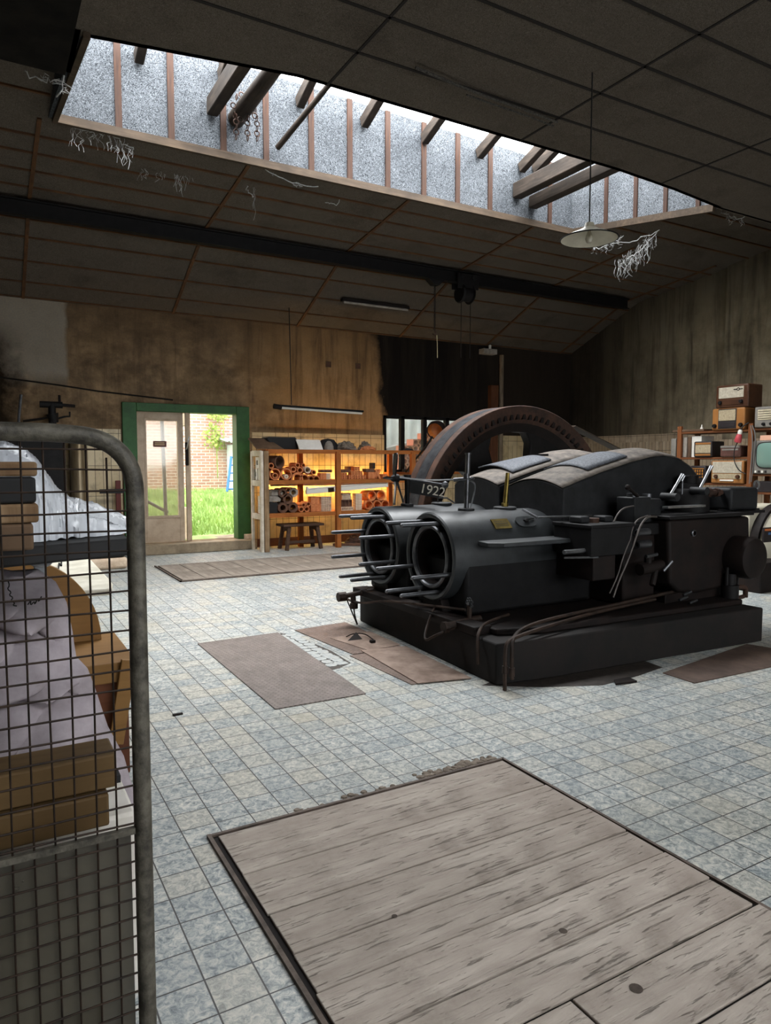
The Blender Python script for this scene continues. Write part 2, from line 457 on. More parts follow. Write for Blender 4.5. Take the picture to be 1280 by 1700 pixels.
m_concrete_pale = simple('pale_concrete', '7a6b58', 'a08f77', 5, .9, 0, .3)
m_greendoor = simple('green_door_paint', '234a22', '2f5c2c', 6, .5, 0, .1)
m_doorpaint = simple('cream_door_paint', 'a8937c', 'c4b09a', 4, .55, 0, .15)
m_rack = wood('rack_wood', '5a331b', '80502c', 'y')
m_rackz = wood('rack_upright_wood', '6b3d20', '8f5a32', 'z')
m_pine = wood('orange_pine', '8a4f22', 'b87038', 'x')
m_pinez = wood('orange_pine_upright', '8a4f22', 'b87038', 'z')
m_pineold = wood('peeling_post_wood', '6b5138', 'b59a78', 'z')
m_whitewood = simple('white_painted_wood', 'b9ab97', 'd9cfbf', 8, .6, 0, .2)
m_terracotta = simple('terracotta', 'b0643a', 'cf8655', 14, .8, 0, .2)
m_pinkblock = simple('pink_block_clay', 'b87058', 'd09078', 8, .85, 0, .1)
m_terradark = simple('dark_fired_clay', '4a3226', '6b4a38', 12, .8, 0, .2)
m_palebrick = simple('pale_brick', 'bfa58c', 'd9c4ac', 14, .85, 0, .2)
m_greyclay = simple('grey_clay', '7d756c', '9d958b', 10, .85, 0, .25)
m_browncard = simple('brown_board', '4a3628', '66503c', 5, .8, 0, .2)
m_blacksheet = flat('black_sheet', '1b1a1b', .7)
m_white = simple('off_white', 'cfc9bf', 'e2ddd4', 6, .6, 0, .05)
m_rubber = flat('black_rubber', '141313', .7)
m_cloth_grey = simple('grey_cloth', '5f564c', '8c8072', 9, .95, 0, .4)
m_hatch = wood('hatch_planks', 'a0948a', 'cfc5b9', 'x', .8, .85, .8, True)
m_hatchfar = wood('far_hatch_planks', '746a60', 'a3978a', 'y', .8, .85, .5, True)
m_platea = plate_mat('chequer_plate', '6f655f', '8a7e78')
m_plateb = plate_mat('rusty_chequer_plate', '6b564b', '8c7466')
m_sheetmetal = simple('dusty_sheet_metal', '705c50', '9b877a', 5, .6, .1, .2)
m_gate = simple('chipped_grey_gate_paint', '2e2a24', '656055', 26, .55, .1, .4)
m_wire = simple('rusty_wire', '1c1410', '382a20', 20, .6, .5, .2)
m_tubewhite = flat('white_batten_paint', 'd9d4ca', .45)
m_radio = wood('radio_walnut', '3a2418', '5a3a26', 'y', 1.2, .4, .05)
m_radiotan = wood('radio_tan_wood', '8a5a30', 'a8743f', 'z', 1.2, .4, .05)
m_radiodark = simple('dark_radio_case', '1a1516', '2b2425', 6, .5, 0, .05)
m_greyplastic = simple('grey_plastic', '6a665f', '827d75', 6, .5, 0, .05)
m_grille = simple('woven_speaker_cloth', '8d7f66', 'b2a285', 60, .9, 0, .3)
m_screen = flat('green_grey_screen', '6f8b80', .12, 0, .6)
m_cream = simple('cream_machine_paint', 'b9b19c', 'd3ccb8', 4, .45, 0, .1)
m_cobweb = simple('dusty_cobweb', '8d8d8c', 'c4c4c2', 30, 1, 0, 0)

# ================================================================== THE SETTING
XL, XR, YF, YB = -2.5, 12.1, -5.0, 12.4
struct('floor', M().box(XL - .2, XR + .2, YF - .2, YB + .2, -.12, 0), m_floor, 'grey-blue marbled square floor tiles of the engine hall', 'floor')

# far wall, pierced by the doorway and the window
DX0, DX1, DZ0, DZ1 = 2.06, 4.24, .17, 2.54
WX0, WX1, WZ0, WZ1 = 7.06, 9.3, 1.36, 2.5
wb = M()
for x0, x1, z0, z1 in ((XL, DX0, 0, 5), (DX0, DX1, 0, DZ0), (DX0, DX1, DZ1, 5), (DX1, WX0, 0, 5), (WX0, WX1, 0, WZ0), (WX0, WX1, WZ1, 5), (WX1, XR, 0, 5)):
    wb.box(x0, x1, YB, YB + .28, z0, z1)
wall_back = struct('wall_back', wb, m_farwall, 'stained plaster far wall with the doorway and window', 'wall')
td = M(); tt = M()
for x0, x1, z1 in ((XL, DX0 - .02, 2.1), (DX1 + .06, WX0, 2.1), (WX1 + .05, XR, 2.15)):
    td.box(x0, x1, YB - .02, YB, 1.93, z1); tt.box(x0, x1, YB - .02, YB, .15, 1.93)
tt.box(WX0, WX1 + .05, YB - .02, YB, .15, WZ0)
struct('tile_border', td, m_dado, parent=wall_back)
struct('tile_dado', tt, m_dado_tall, parent=wall_back)
sk = M()
for x0, x1 in ((XL, DX0 - .2), (DX1 + .06, XR)): sk.box(x0, x1, YB - .03, YB, 0, .15)
struct('baseboard_back', sk, simple('dark_red_skirting', '4a2a22', '5f3a2e', 5, .4), 'dark red tile skirting along the far wall', 'skirting')
# crack line / ledge in the plaster above the door
cr_ = M().tube([(XL, YB - .004, 2.92), (.2, YB - .004, 2.86), (1.1, YB - .004, 2.78), (1.7, YB - .004, 2.71), (2.1, YB - .004, 2.68), (2.9, YB - .004, 2.62)], .014, 6)
struct('crack_ridge', cr_, simple('dark_crack', '120d09', '1c140d', 4, .9), parent=wall_back)

wr = M().box(XR, XR + .3, 8.35, YB + .28, 0, 5.7).box(XR - .1, XR + .3, YF, 8.35, 0, 5.7)
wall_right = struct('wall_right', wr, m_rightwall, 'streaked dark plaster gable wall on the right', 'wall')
struct('tile_border', M().box(XR - .02, XR, 8.37, YB, 1.98, 2.135), m_dado_r, parent=wall_right)
struct('tile_dado', M().box(XR - .02, XR, 8.37, YB, .1, 1.98).box(XR - .12, XR - .1, YF, 8.35, .1, 1.98), m_dado_r2, parent=wall_right)
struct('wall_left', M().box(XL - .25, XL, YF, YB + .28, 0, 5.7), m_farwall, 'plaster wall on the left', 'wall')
wf = M()
for x0, x1, z0, z1 in ((XL, 1.5, 0, 5), (8.5, XR, 0, 5), (1.5, 8.5, 0, 1.4), (1.5, 8.5, 3.2, 5)):  # unseen opening added for the rear wall fill
    wf.box(x0, x1, YF - .25, YF, z0, z1)
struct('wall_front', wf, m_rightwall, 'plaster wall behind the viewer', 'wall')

# ceiling: a steep and a shallow slope on the far side, a lower flat part on the near side
def cz(y):
    return 4.08 + (12.4 - y) * .4205 if y > 10.45 else 4.90 + (10.45 - y) * .115
LW0, LW1, LY0, LY1, CN = .78, 8.15, 5.87, 8.37, 4.75     # light well, near ceiling height
ce = M(); T = .05
def slab(x0, x1, ya, yb):
    ce.prism([(ya, cz(ya)), (yb, cz(yb)), (yb, cz(yb) + T), (ya, cz(ya) + T)], 'x', x0, x1)
slab(XL, XR, 12.4, 10.4501); slab(XL, XR, 10.45, LY1)
slab(LW1 + .03, XR, LY1, LY0); slab(XL, LW0 - .03, LY1, LY0)
near_edge = [(.78, 5.95), (1.7, 5.79), (2.4, 5.67), (6.15, 5.67), (7.2, 5.74), (8.18, 5.85)]
ce.prism([(XL, -1.6), (XR, -1.6), (XR, 5.87)] + near_edge[::-1] + [(XL, 5.95)], 'z', CN, CN + T).box(XL, XR, YF, -3.6, CN, CN + T).box(XL, .3, -3.6, -1.6, CN, CN + T).box(5.3, XR, -3.6, -1.6, CN, CN + T)
ce.box(.25, .3, -3.6, -1.6, CN, 5.0).box(5.3, 5.35, -3.6, -1.6, CN, 5.0).box(.25, 5.35, -3.65, -3.6, CN, 5.0).box(.25, 5.35, -1.6, -1.55, CN, 5.0).box(XL, .76, 5.9, 6.54, CN, CN + T)  # curb of an unseen roof opening, added for the rear top fill
ce.box(LW1 + .03, XR, LY0 - T, LY0, CN, 5.6).box(XL, .76, 6.5, 6.54, CN, 5.5).box(.72, .76, LY0, 6.54, CN, 5.5)
ceiling = struct('ceiling', ce, m_ceil, 'sooty wood-wool board ceiling divided by thin battens', 'ceiling')
for y in (12.36, 12.0, 11.54, 11.06, 10.72):
    struct('batten', M().beam((XL, y, cz(y) - .008), (XR, y, cz(y) - .008), .035, .02), m_batten, parent=ceiling)
for y in (9.98, 9.56, 9.14, 8.76):
    struct('batten', M().beam((XL, y, cz(y) - .008), (XR, y, cz(y) - .008), .03, .02), m_batten, parent=ceiling)
for y in (7.95, 7.5, 7.05, 6.6, 6.2):
    struct('batten', M().beam((LW1 + .05, y, cz(y) - .008), (XR, y, cz(y) - .008), .03, .02), m_batten, parent=ceiling)
    if y > 6.6: struct('batten', M().beam((XL, y, cz(y) - .008), (LW0 - .05, y, cz(y) - .008), .03, .02), m_batten, parent=ceiling)
for x in (-1.6, .66, 2.93, 5.2, 7.42, 9.6, 11.75):
    struct('batten', M().beam((x, 12.38, cz(12.38) - .012), (x, 10.46, cz(10.46) - .012), .045, .022), m_batten_y, parent=ceiling)
    struct('batten', M().beam((x, 10.45, cz(10.45) - .012), (x, LY1 + .04, cz(LY1) - .012), .045, .022), m_batten_y, parent=ceiling)
m_joint = flat('dark_joint_strip', '17110f', .9)
for y in (5.1, 4.6, 4.12, 3.62, 3.12, 2.6, 2.1, 1.6, 1.1, .6, .1):
    struct('joint_strip', M().box(XL, XR, y - .014, y + .014, CN - .006, CN + .002), m_joint, parent=ceiling)
for x in (-1.5, .57, 2.67, 4.78, 6.9, 9.0, 11.1):
    struct('joint_strip', M().box(x - .012, x + .012, -1.55, 5.66, CN - .006, CN + .002), m_joint, parent=ceiling)

struct('trim_6', M().box(XL, .715, 4.3, 6.54, CN - .03, CN - .002), simple('black_ceiling_board', '0d0c0b', '1c1916', 4, .95, 0, .2, spec=.1), 'black boards at the left end of the near ceiling', 'ceiling boards')  # plain black boards covering the left end of the near ceiling

# light well: far wall, end walls, near wall, each lined with fibre boards and cover strips
WT = 6.09; WT0 = 6.27
def well_wall(name, p, q, zb0, zb1, label, strips, n_in, material, top=WT, sw=.07, face=0.0):
    """upright board wall from p to q (x, y), bottom height zb0 to zb1"""
    p = Vector((p[0], p[1], 0)); q = Vector((q[0], q[1], 0)); d = (q - p).normalized(); n = Vector((-d.y, d.x, 0)) * n_in
    top0 = WT0 if name == 'trim_1' else top
    vs = [p + Vector((0, 0, zb0)), q + Vector((0, 0, zb1)), q + Vector((0, 0, top)), p + Vector((0, 0, top0))]
    b = M().add([v for v in vs] + [v - n * .04 for v in vs], [(0, 1, 2, 3), (7, 6, 5, 4), (0, 4, 5, 1), (1, 5, 6, 2), (2, 6, 7, 3), (3, 7, 4, 0)])
    o = struct(name, b, material, label, 'light well')
    L = (q - p).length
    for s_ in strips:
        t = s_ / L; c = p.lerp(q, t) + n * .012; zb = zb0 + (zb1 - zb0) * t
        struct('cover_strip', M().beam(c + Vector((0, 0, zb)), c + Vector((0, 0, top0 + (top - top0) * t)), sw, .024, up=n), m_cover, parent=o)
    a = p + n * .02 + Vector((0, 0, zb0)); c = q + n * .02 + Vector((0, 0, zb1))
    struct('bottom_trim', M().beam(a, c, .05, .09), m_trim, parent=o)
    return o
def strip_x(px, py): return PY(px, py, LY1).x - LW0
sx_ = [strip_x(px, py) for px, py in ((195, 135), (283, 165), (441, 220), (516, 225), (580, 240), (643, 262), (703, 280), (759, 290), (813, 300), (912, 345), (958, 345), (370, 200))]
zl = cz(LY1)
trim1 = well_wall('trim_1', (LW0, LY1), (LW1, LY1), zl, zl, 'long far side of the light well, lined with pale fibre boards', sx_, -1, m_shaft)
def strip_y(px, py): return LY1 - PX(px, py, LW1).y
sy_ = [strip_y(px, py) for px, py in ((1007, 340), (1056, 340), (1106, 330), (1160, 335))]
well_wall('trim_2', (LW1, LY1), (LW1, LY0), zl, CN, 'short right end of the light well, lined with fibre boards', sy_, -1, m_shaft, sw=.06)
well_wall('trim_3', (LW0, LY0), (LW0, LY1), CN, zl, 'short left end of the light well', [], -1, m_shaft)
struct('trim_4', M().prism(near_edge + [(x, y - .05) for x, y in near_edge[::-1]], 'z', CN, 6.3), m_shaft, 'long near side of the light well', 'light well')

# tie beams and rafters crossing the light well
def well_beam(px0, py0, wd, ht, rise, label, y0=LY1 - .02, y1=LY0 + .02, back=.0, name='roof_rafter', cat='rafter', grp=None, dx=0.0):
    a = PY(px0, py0, y0); b = Vector((a.x + dx, y1, a.z + rise * (y0 - y1)))
    o = obj(name, M().beam(a, b, wd, ht), m_barn, bev=.012); return tag(o, label, cat, grp)
well_beam(352, 178, .13, .2, .0, 'squared grey tie beam across the light well, left of the chained log', name='tie_beam', cat='beam')
lg = PY(392, 198, LY1 - .02)
tag(obj('round_tie_beam', M().tube([lg, (lg.x + .02, 7.2, lg.z + .03), (lg.x + .03, LY0 + .02, lg.z + .02)], lambda t: .10 + .015 * math.sin(t * 9), 14), m_barn), 'round log tie beam wrapped in chain in the light well', 'beam')
well_beam(858, 318, .16, .21, .0, 'heavy squared tie beam across the right part of the light well', name='tie_beam', cat='beam')
well_beam(884, 337, .15, .17, .0, 'thinner dark tie beam just behind the heavy squared one', name='tie_beam', cat='beam')
for (px, py), lb in zip(((230, 98), (368, 128), (497, 172), (604, 205), (704, 232), (795, 257), (865, 280), (888, 283)),
        ('short rafter end at the far left of the light well', 'rafter just above the squared grey tie beam', 'rafter between the chained log and the slanting pole', 'rafter right of the slanting pole', 'rafter in the middle of the light well',
         'rafter left of the paired rafters in the light well', 'left one of the paired rafters above the heavy tie beam', 'right one of the paired rafters above the heavy tie beam')):
    well_beam(px, py, .10, .15, .36, lb, grp='rafters in the light well')
pa = PY(461, 245, LY1 - .06); pb = PY(545, 142, 7.3)
tag(obj('slanting_pole', M().cyl(pa, pa + (pb - pa) * 1.25, .035, .03, 12), m_barn), 'thin dark pole slanting across the light well', 'pole')
# chain round the log
ch = M()
for k in range(11):
    t = k / 10 * 2 * math.pi; c = Vector((lg.x + .13 * math.cos(t), 8.05 + .05 * math.sin(2 * t), lg.z + .13 * math.sin(t)))
    ch.lathe([(.03, -.006), (.038, 0), (.03, .006), (.022, 0)], c, 'xyz'[k % 2], 10, close=True)
for j, dx in ((0, -.10), (1, .02), (2, .12)):
    for k in range(5):
        ch.lathe([(.03, -.006), (.038, 0), (.03, .006), (.022, 0)], (lg.x + dx, 8.05 - j * .04, lg.z - .12 - k * .055), 'xy'[k % 2], 10, close=True)
tag(obj('chain', ch, m_rust), 'rusty chain looped round the log in the light well', 'chain')

# steel runway girder under the ceiling with its hoist
gy, gz = 10.3, 4.78
gd = M().box(XL, 11.6, gy - .06, gy + .06, gz - .1, gz - .085).box(XL, 11.6, gy - .06, gy + .06, gz + .085, gz + .1).box(XL, 11.6, gy - .007, gy + .007, gz - .085, gz + .085)
tag(obj('runway_girder', gd, m_black), 'long black steel girder running below the ceiling bend', 'girder')
hp = PY(772, 478, gy)
h = thing('chain_hoist', 'black chain hoist drum hanging under the steel girder', 'hoist', (hp.x, gy, gz - .1))
obj('trolley', M().box(hp.x - .22, hp.x + .22, gy - .1, gy - .07, gz - .2, gz + .06).box(hp.x - .22, hp.x + .22, gy + .07, gy + .1, gz - .2, gz + .06).cyl((hp.x - .12, gy - .12, gz), (hp.x - .12, gy + .12, gz), .05).cyl((hp.x + .12, gy - .12, gz), (hp.x + .12, gy + .12, gz), .05), m_black, h, .008)
obj('drum', M().lathe([(0, -.13), (.15, -.13), (.17, -.1), (.13, -.09), (.13, .09), (.17, .1), (.15, .13), (0, .13)], (hp.x, gy, gz - .27), 'x', 20), m_black, h)
for dx, zt in ((-.08, 3.4), (.12, 3.4)):
    obj('hoist_chain', M().cyl((hp.x + dx, gy, gz - .3), (hp.x + dx, gy, zt), .006, seg=6), m_rustdark, h)
hq = PY(722, 468, gy)
h = thing('beam_clamp', 'black clamp with a hanging chain left of the hoist', 'hoist', (hq.x, gy, gz - .1))
obj('clamp', M().prism([(hq.x - .17, gz - .1), (hq.x + .17, gz - .1), (hq.x + .05, gz - .2), (hq.x - .05, gz - .2)], 'y', gy - .07, gy + .07), m_black, h, .006)
lk = M()
zb_ = PY(722, 548, gy).z
k = 0; z = gz - .22
while z > zb_:
    lk.lathe([(.016, -.006), (.022, 0), (.016, .006), (.010, 0)], (hq.x, gy, z), 'xy'[k % 2], 8, close=True); z -= .034; k += 1
obj('hanging_chain', lk, m_black, h)
obj('hook', M().tube([(hq.x, gy, zb_), (hq.x + .03, gy, zb_ - .04), (hq.x + .01, gy, zb_ - .09), (hq.x - .04, gy, zb_ - .07)], .012, 8, 2), m_rust, h)
w2 = PY(724, 570, gy)
tag(obj('pull_cord', M().tube([(w2.x, gy - .02, zb_ - .09), (w2.x + .01, gy - .02, w2.z), (w2.x + .015, gy - .02, w2.z - .25)], .006, 6), flat('pale_cord', 'a59a78', .8)), 'pale cord hanging below the chain hook', 'cord')

# ------------------------------------------------------------------ doorway
step = tag(obj('door_step', M().box(2.1, 4.28, 12.12, 12.4, 0, .17), m_concrete_pale, bev=.012), 'worn concrete step below the green doorway', 'step')
d1 = thing('door_1', 'cream half-glazed door in a green frame', 'door', (3.1, 12.42, .17)); d1['kind'] = 'structure'
yf0, yf1 = 12.34, 12.6
fr = M().box(2.06, 2.29, yf0, yf1, .17, 2.55).box(4.0, 4.24, yf0, yf1, .17, 2.55).box(2.29, 4.0, yf0, yf1, 2.41, 2.55)
obj('door_frame', fr, m_greendoor, d1, .008, label='dark green door frame')
def g3(x0, x1, z0, z1, gx0, gx1, gz0, gz1, y0, y1):
    return M().box(x0, gx0, y0, y1, z0, z1).box(gx1, x1, y0, y1, z0, z1).box(gx0, gx1, y0, y1, z0, gz0).box(gx0, gx1, y0, y1, gz1, z1)
lf = obj('door_leaf', g3(2.29, 3.07, .18, 2.41, 2.43, 2.99, .62, 2.28, 12.42, 12.47), m_doorpaint, d1, .004)
gl = N('door_glass'); gl.b.inputs['Transmission Weight'].default_value = 0
tr = gl.t.nodes.new('ShaderNodeBsdfTransparent'); tr.inputs[0].default_value = (.72, .70, .66, 1)
df = gl.t.nodes.new('ShaderNodeBsdfTranslucent'); df.inputs[0].default_value = (.5, .42, .36, 1)
gs = gl.t.nodes.new('ShaderNodeBsdfGlossy'); gs.inputs['Roughness'].default_value = .08
mx1 = gl.t.nodes.new('ShaderNodeMixShader'); mx1.inputs[0].default_value = .14
mx2 = gl.t.nodes.new('ShaderNodeMixShader'); mx2.inputs[0].default_value = .06
gl.t.links.new(tr.outputs[0], mx1.inputs[1]); gl.t.links.new(df.outputs[0], mx1.inputs[2]); gl.t.links.new(mx1.outputs[0], mx2.inputs[1]); gl.t.links.new(gs.outputs[0], mx2.inputs[2])
gl.t.links.new(mx2.outputs[0], gl.t.nodes['Material Output'].inputs[0])
m_glass = gl.m
obj('glass_pane', M().box(2.43, 2.99, 12.44, 12.446, .62, 2.28), m_glass, d1)
obj('glazing_bead', g3(2.42, 3.0, .6, 2.3, 2.45, 2.97, .64, 2.26, 12.41, 12.42), m_doorpaint, d1)
obj('door_leaf', M().box(3.1, 3.15, 12.38, 12.43, .18, 2.41).box(3.15, 3.2, 12.44, 13.25, .18, .3).box(3.15, 3.2, 12.44, 13.25, 2.2, 2.41).box(3.15, 3.2, 12.44, 12.55, .3, 2.2).box(3.15, 3.2, 13.15, 13.25, .3, 2.2).box(3.15, 3.2, 12.55, 13.15, .3, .75), m_doorpaint, d1, .006, label='second leaf standing open, seen edge on')
hd = obj('door_lock', M().box(3.085, 3.145, 12.35, 12.385, 1.5, 1.9), m_rustdark, d1, .01)
obj('door_handle', M().tube([(3.10, 12.35, 1.78), (3.10, 12.29, 1.80), (3.12, 12.27, 1.92), (3.14, 12.3, 2.0), (3.15, 12.33, 1.97)], .011, 8, 2), m_steel, d1)
sp = PY(266, 737, 12.40)
sg = obj('door_sign', M().box(sp.x - .11, sp.x + .11, 12.425, 12.437, sp.z - .05, sp.z + .05), flat('sign_red_brown', '5a2a20', .4), d1, label='small red-brown sign on the glass')
sm = M()
for r_, n_ in ((.018, 9), (-.012, 11)):
    for k in range(n_): sm.box(sp.x - .085 + k * .165 / n_, sp.x - .085 + (k + .7) * .165 / n_, 12.422, 12.425, sp.z + r_ - .008, sp.z + r_ + .008)
obj('sign_lettering', sm, flat('sign_pale_lettering', 'd8b98a', .5), sg)
bp = PY(405, 893, 12.3)
tag(obj('loose_brick', M().box(4.1, 4.27, 12.22, 12.33, .17, .26), m_palebrick, bev=.006), 'loose brick lying on the step by the right door jamb', 'brick')

# ------------------------------------------------------------------ window
m_winglass = m_glass.copy(); m_winglass.name = 'window_glass'
for n_ in m_winglass.node_tree.nodes:
    if n_.type == 'MIX_SHADER' and abs(n_.inputs[0].default_value - .14) < .01: n_.inputs[0].default_value = .04
w1 = thing('window_1', 'black framed steel window behind the flywheel', 'window', (8.2, 12.45, WZ0)); w1['kind'] = 'structure'
fm = M().box(WX0, WX1, 12.4, 12.5, WZ1 - .06, WZ1).box(WX0, WX1, 12.4, 12.5, WZ0, WZ0 + .05)
wxs = [WX0 + .02] + [PY(px, 730, 12.42).x for px in (668, 705, 742)] + [WX1 - .02]
for x in wxs: fm.box(x - .045, x + .045, 12.4, 12.5, WZ0, WZ1)
obj('window_frame', fm, m_black, w1, .004)
for a, b in zip(wxs, wxs[1:]):
    obj('window_pane', M().box(a + .045, b - .045, 12.447, 12.452, WZ0 + .05, WZ1 - .06), m_winglass, w1)
struct('trim_5', M().box(WX0 - .02, WX1 + .05, 12.2, 12.4, WZ0 - .05, WZ0), m_pine, 'wooden sill board under the window', 'sill')

# ------------------------------------------------------------------ outside
def gh(y): return .13 + max(0, min(1, (y - 13.3) / 4.7)) * .72
m_soil = simple('yard_soil', '7a9650', 'a8c078', 3, .95, 0, .5)
yd = M().sheet(lambda u, v: Vector((-4 + 22 * u, 12.68 + 8.3 * v, gh(12.68 + 8.3 * v) + .04 * math.sin(u * 60) * math.sin(v * 31))), 60, 30)
struct('ground', yd, m_soil, 'grassy bank in the yard outside', 'ground')
gb = M()
for _ in range(7000):
    y = random.uniform(13.45, 17.9); x = random.uniform(3.0, 5.35); z = gh(y) - .02; h_ = random.uniform(.06, .2); a = random.uniform(0, 6.28); l_ = random.uniform(-.08, .08)
    gb.add([(x + .012 * math.cos(a), y + .012 * math.sin(a), z), (x - .012 * math.cos(a), y - .012 * math.sin(a), z), (x + l_, y + l_ * .6, z + h_)], [(0, 1, 2)])
tag(obj('grass', gb, simple('fresh_grass', '84a552', 'c4dc8c', 2.5, .8, 0, 0)), 'bright green grass on the bank outside the open door', 'grass', kind='stuff')
struct('pavement', M().box(1.5, 6.5, 12.68, 13.5, .0, .15), m_concrete_pale, 'pale paving strip outside the door', 'paving')
struct('yard_wall', M().box(-3, 7.6, 18.2, 18.5, .3, 6.5), brick_mat('yard_bricks', ('cf9e8a', 'b48878'), 'e6ddd4'), 'pinkish brick wall across the yard', 'wall')
m_leaf = simple('yellow_green_leaves', '7f9a3c', 'b9c96a', 4, .7, 0, 0)
def ivy(label, pts, n):
    m_ = M()
    m_.tube([p - Vector((0, .02, 0)) for p, _ in pts] + [pts[-1][0] + Vector((.02, -.02, -.9))], .012, 5)
    for _ in range(n):
        p, r_ = random.choice(pts); c = p + Vector((random.gauss(0, r_), random.uniform(-.12, 0), random.gauss(0, r_))); a = random.uniform(0, 6.28); s_ = random.uniform(.025, .05)
        e = Vector((math.cos(a), random.uniform(-.4, .4), math.sin(a))) * s_; f_ = Vector((-math.sin(a), random.uniform(-.4, .4), math.cos(a))) * s_ * .7
        m_.add([c - e, c + f_, c + e, c - f_], [(0, 1, 2, 3)])
    tag(obj('climbing_plant', m_, m_leaf), label, 'plant', 'climbing plants on the yard wall')
ivy('green climbing plant in the middle of the yard brick wall', [(PY(357, 713, 18.15), .1), (PY(350, 726, 18.15), .12), (PY(359, 736, 18.15), .08)], 150)
ivy('green climbing plant hanging at the top of the doorway view', [(PY(354, 686, 18.15), .08), (PY(362, 689, 18.15), .12), (PY(370, 688, 18.15), .1)], 140)
s0 = PY(388, 736, 17.5)
sh = thing('shed', 'small pale shed with a corrugated roof against the yard wall', 'shed', (s0.x + .6, 17.8, gh(17.5)))
cw = M()
for k in range(16): cw.cyl((s0.x + .05 + k * .085, 17.5, gh(17.5) - .1), (s0.x + .05 + k * .085, 17.5, s0.z - .02), .045, seg=8)
cw.box(s0.x + .02, s0.x + 1.4, 17.5, 18.15, gh(17.5) - .1, s0.z - .03)
obj('shed_wall', cw, simple('pale_shed_sheet', 'b9c0bb', 'd5dad6', 3, .6), sh)
obj('corrugated_roof', M().sheet(lambda u, v: Vector((s0.x - .2 + 1.9 * u, 17.35 + .8 * v, s0.z + .02 + .25 * u + .1 * v + .03 * math.sin(u * 90))), 90, 4), simple('grey_roof_sheet', '8d908c', 'b5b8b4', 3, .6), sh, solid=.012)
o0 = PY(268, 700, 13.6); o1 = PY(276, 850, 13.6); o2 = PY(240, 832, 13.6)
tag(obj('steel_stand', M().cyl((o1.x, 13.6, .15), (o0.x, 13.6, o0.z + .5), .035, seg=10).cyl((o2.x - .3, 13.6, o2.z + .2), (o1.x + .03, 13.6, o1.z - .01), .03, seg=10).cyl((o2.x + .05, 13.62, .15), (o2.x + .02, 13.62, o0.z + .5), .025, seg=10), m_steeldull), 'grey steel post and brace seen through the door glass', 'post')
l0 = PY(377, 816, 17.0); l1 = PY(384, 758, 17.3)
ld = thing('ladder', 'blue metal ladder leaning on the pale shed', 'ladder', (l0.x + .25, 17.0, l0.z))
m_blue = flat('blue_paint', '2b6fc0', .4)
for dx in (0, .46): obj('rail', M().beam((l0.x + dx, l0.y, l0.z), (l1.x + dx * .9, l1.y, l1.z), .05, .04), m_blue, ld)
for k in range(5):
    t = (k + .3) / 4.4; a = l0.lerp(l1, t); obj('rung', M().cyl(a, a + Vector((.46 - .04 * t, 0, 0)), .016, seg=8), m_blue, ld)
# things seen through the window
cs = M()
def corr(u, v):
    return Vector((8.0 + 6 * u, 17 + .05 * math.sin(u * 120), .6 + 4.2 * v))
tag(obj('corrugated_barn_wall', M().sheet(corr, 160, 2), simple('pale_blue_grey_sheet', 'a9b3b5', 'c9d2d3', 2, .6)), 'pale corrugated barn wall outside the window', 'barn', None, 'structure')
tag(obj('grey_bank', M().prism([(7.5, .0), (14, .0), (14, 3.2), (11.2, 2.42), (8.9, 1.86), (7.5, 1.62)], 'y', 15.9, 16.3), simple('grey_sheet_heap', '77797a', '8f9192', 3, .8)), 'sloping grey roof edge outside the window', 'roof', None, 'structure')
tag(obj('pallet_base', M().box(8.1, 10.4, 14.2, 15.0, .2, .9), m_pineold, bev=.01), 'wooden pallet stack under the red hollow blocks outside', 'pallet')
bx0 = PY(672, 778, 14.2).x
for r_ in range(9):
    for c_ in range(9):
        x = bx0 + .02 + c_ * .15 + (r_ % 2) * .0; z = .905 + r_ * .15
        if r_ >= 7 and c_ < (r_ - 6) * 1.6: continue
        o = obj('hollow_block', M(Matrix.Translation((x, 14.22, z))).holed(.148, .3, .148, 1, 1, .78, .2, True), m_pinkblock)
        top = r_ >= 7
        tag(o, 'round-holed red block in the pallet stack outside the window', 'block', 'red hollow blocks outside the window')

# ================================================================== THE ENGINE
px0 = thing('concrete_plinth', 'low oily concrete plinth under the black engine', 'plinth', (4.45, 4.9, 0))
pl = M().prism([(3.06, 3.8), (3.5, 3.74), (5.85, 3.62), (5.85, 6.06), (3.18, 6.06)], 'z', 0, .295)
obj('plinth_block', pl, m_concrete, px0, .012)
obj('foot_block', M().box(3.06, 3.22, 4.05, 5.98, .295, .36), m_rustdark, px0, .008)

E_ = thing('stationary_engine', 'huge black twin-cylinder horizontal engine with a flywheel standing on the plinth', 'engine', (4.6, 4.9, .295))
XF, ZC, RC = 3.15, .79, .36
YC = (4.77, 5.62)
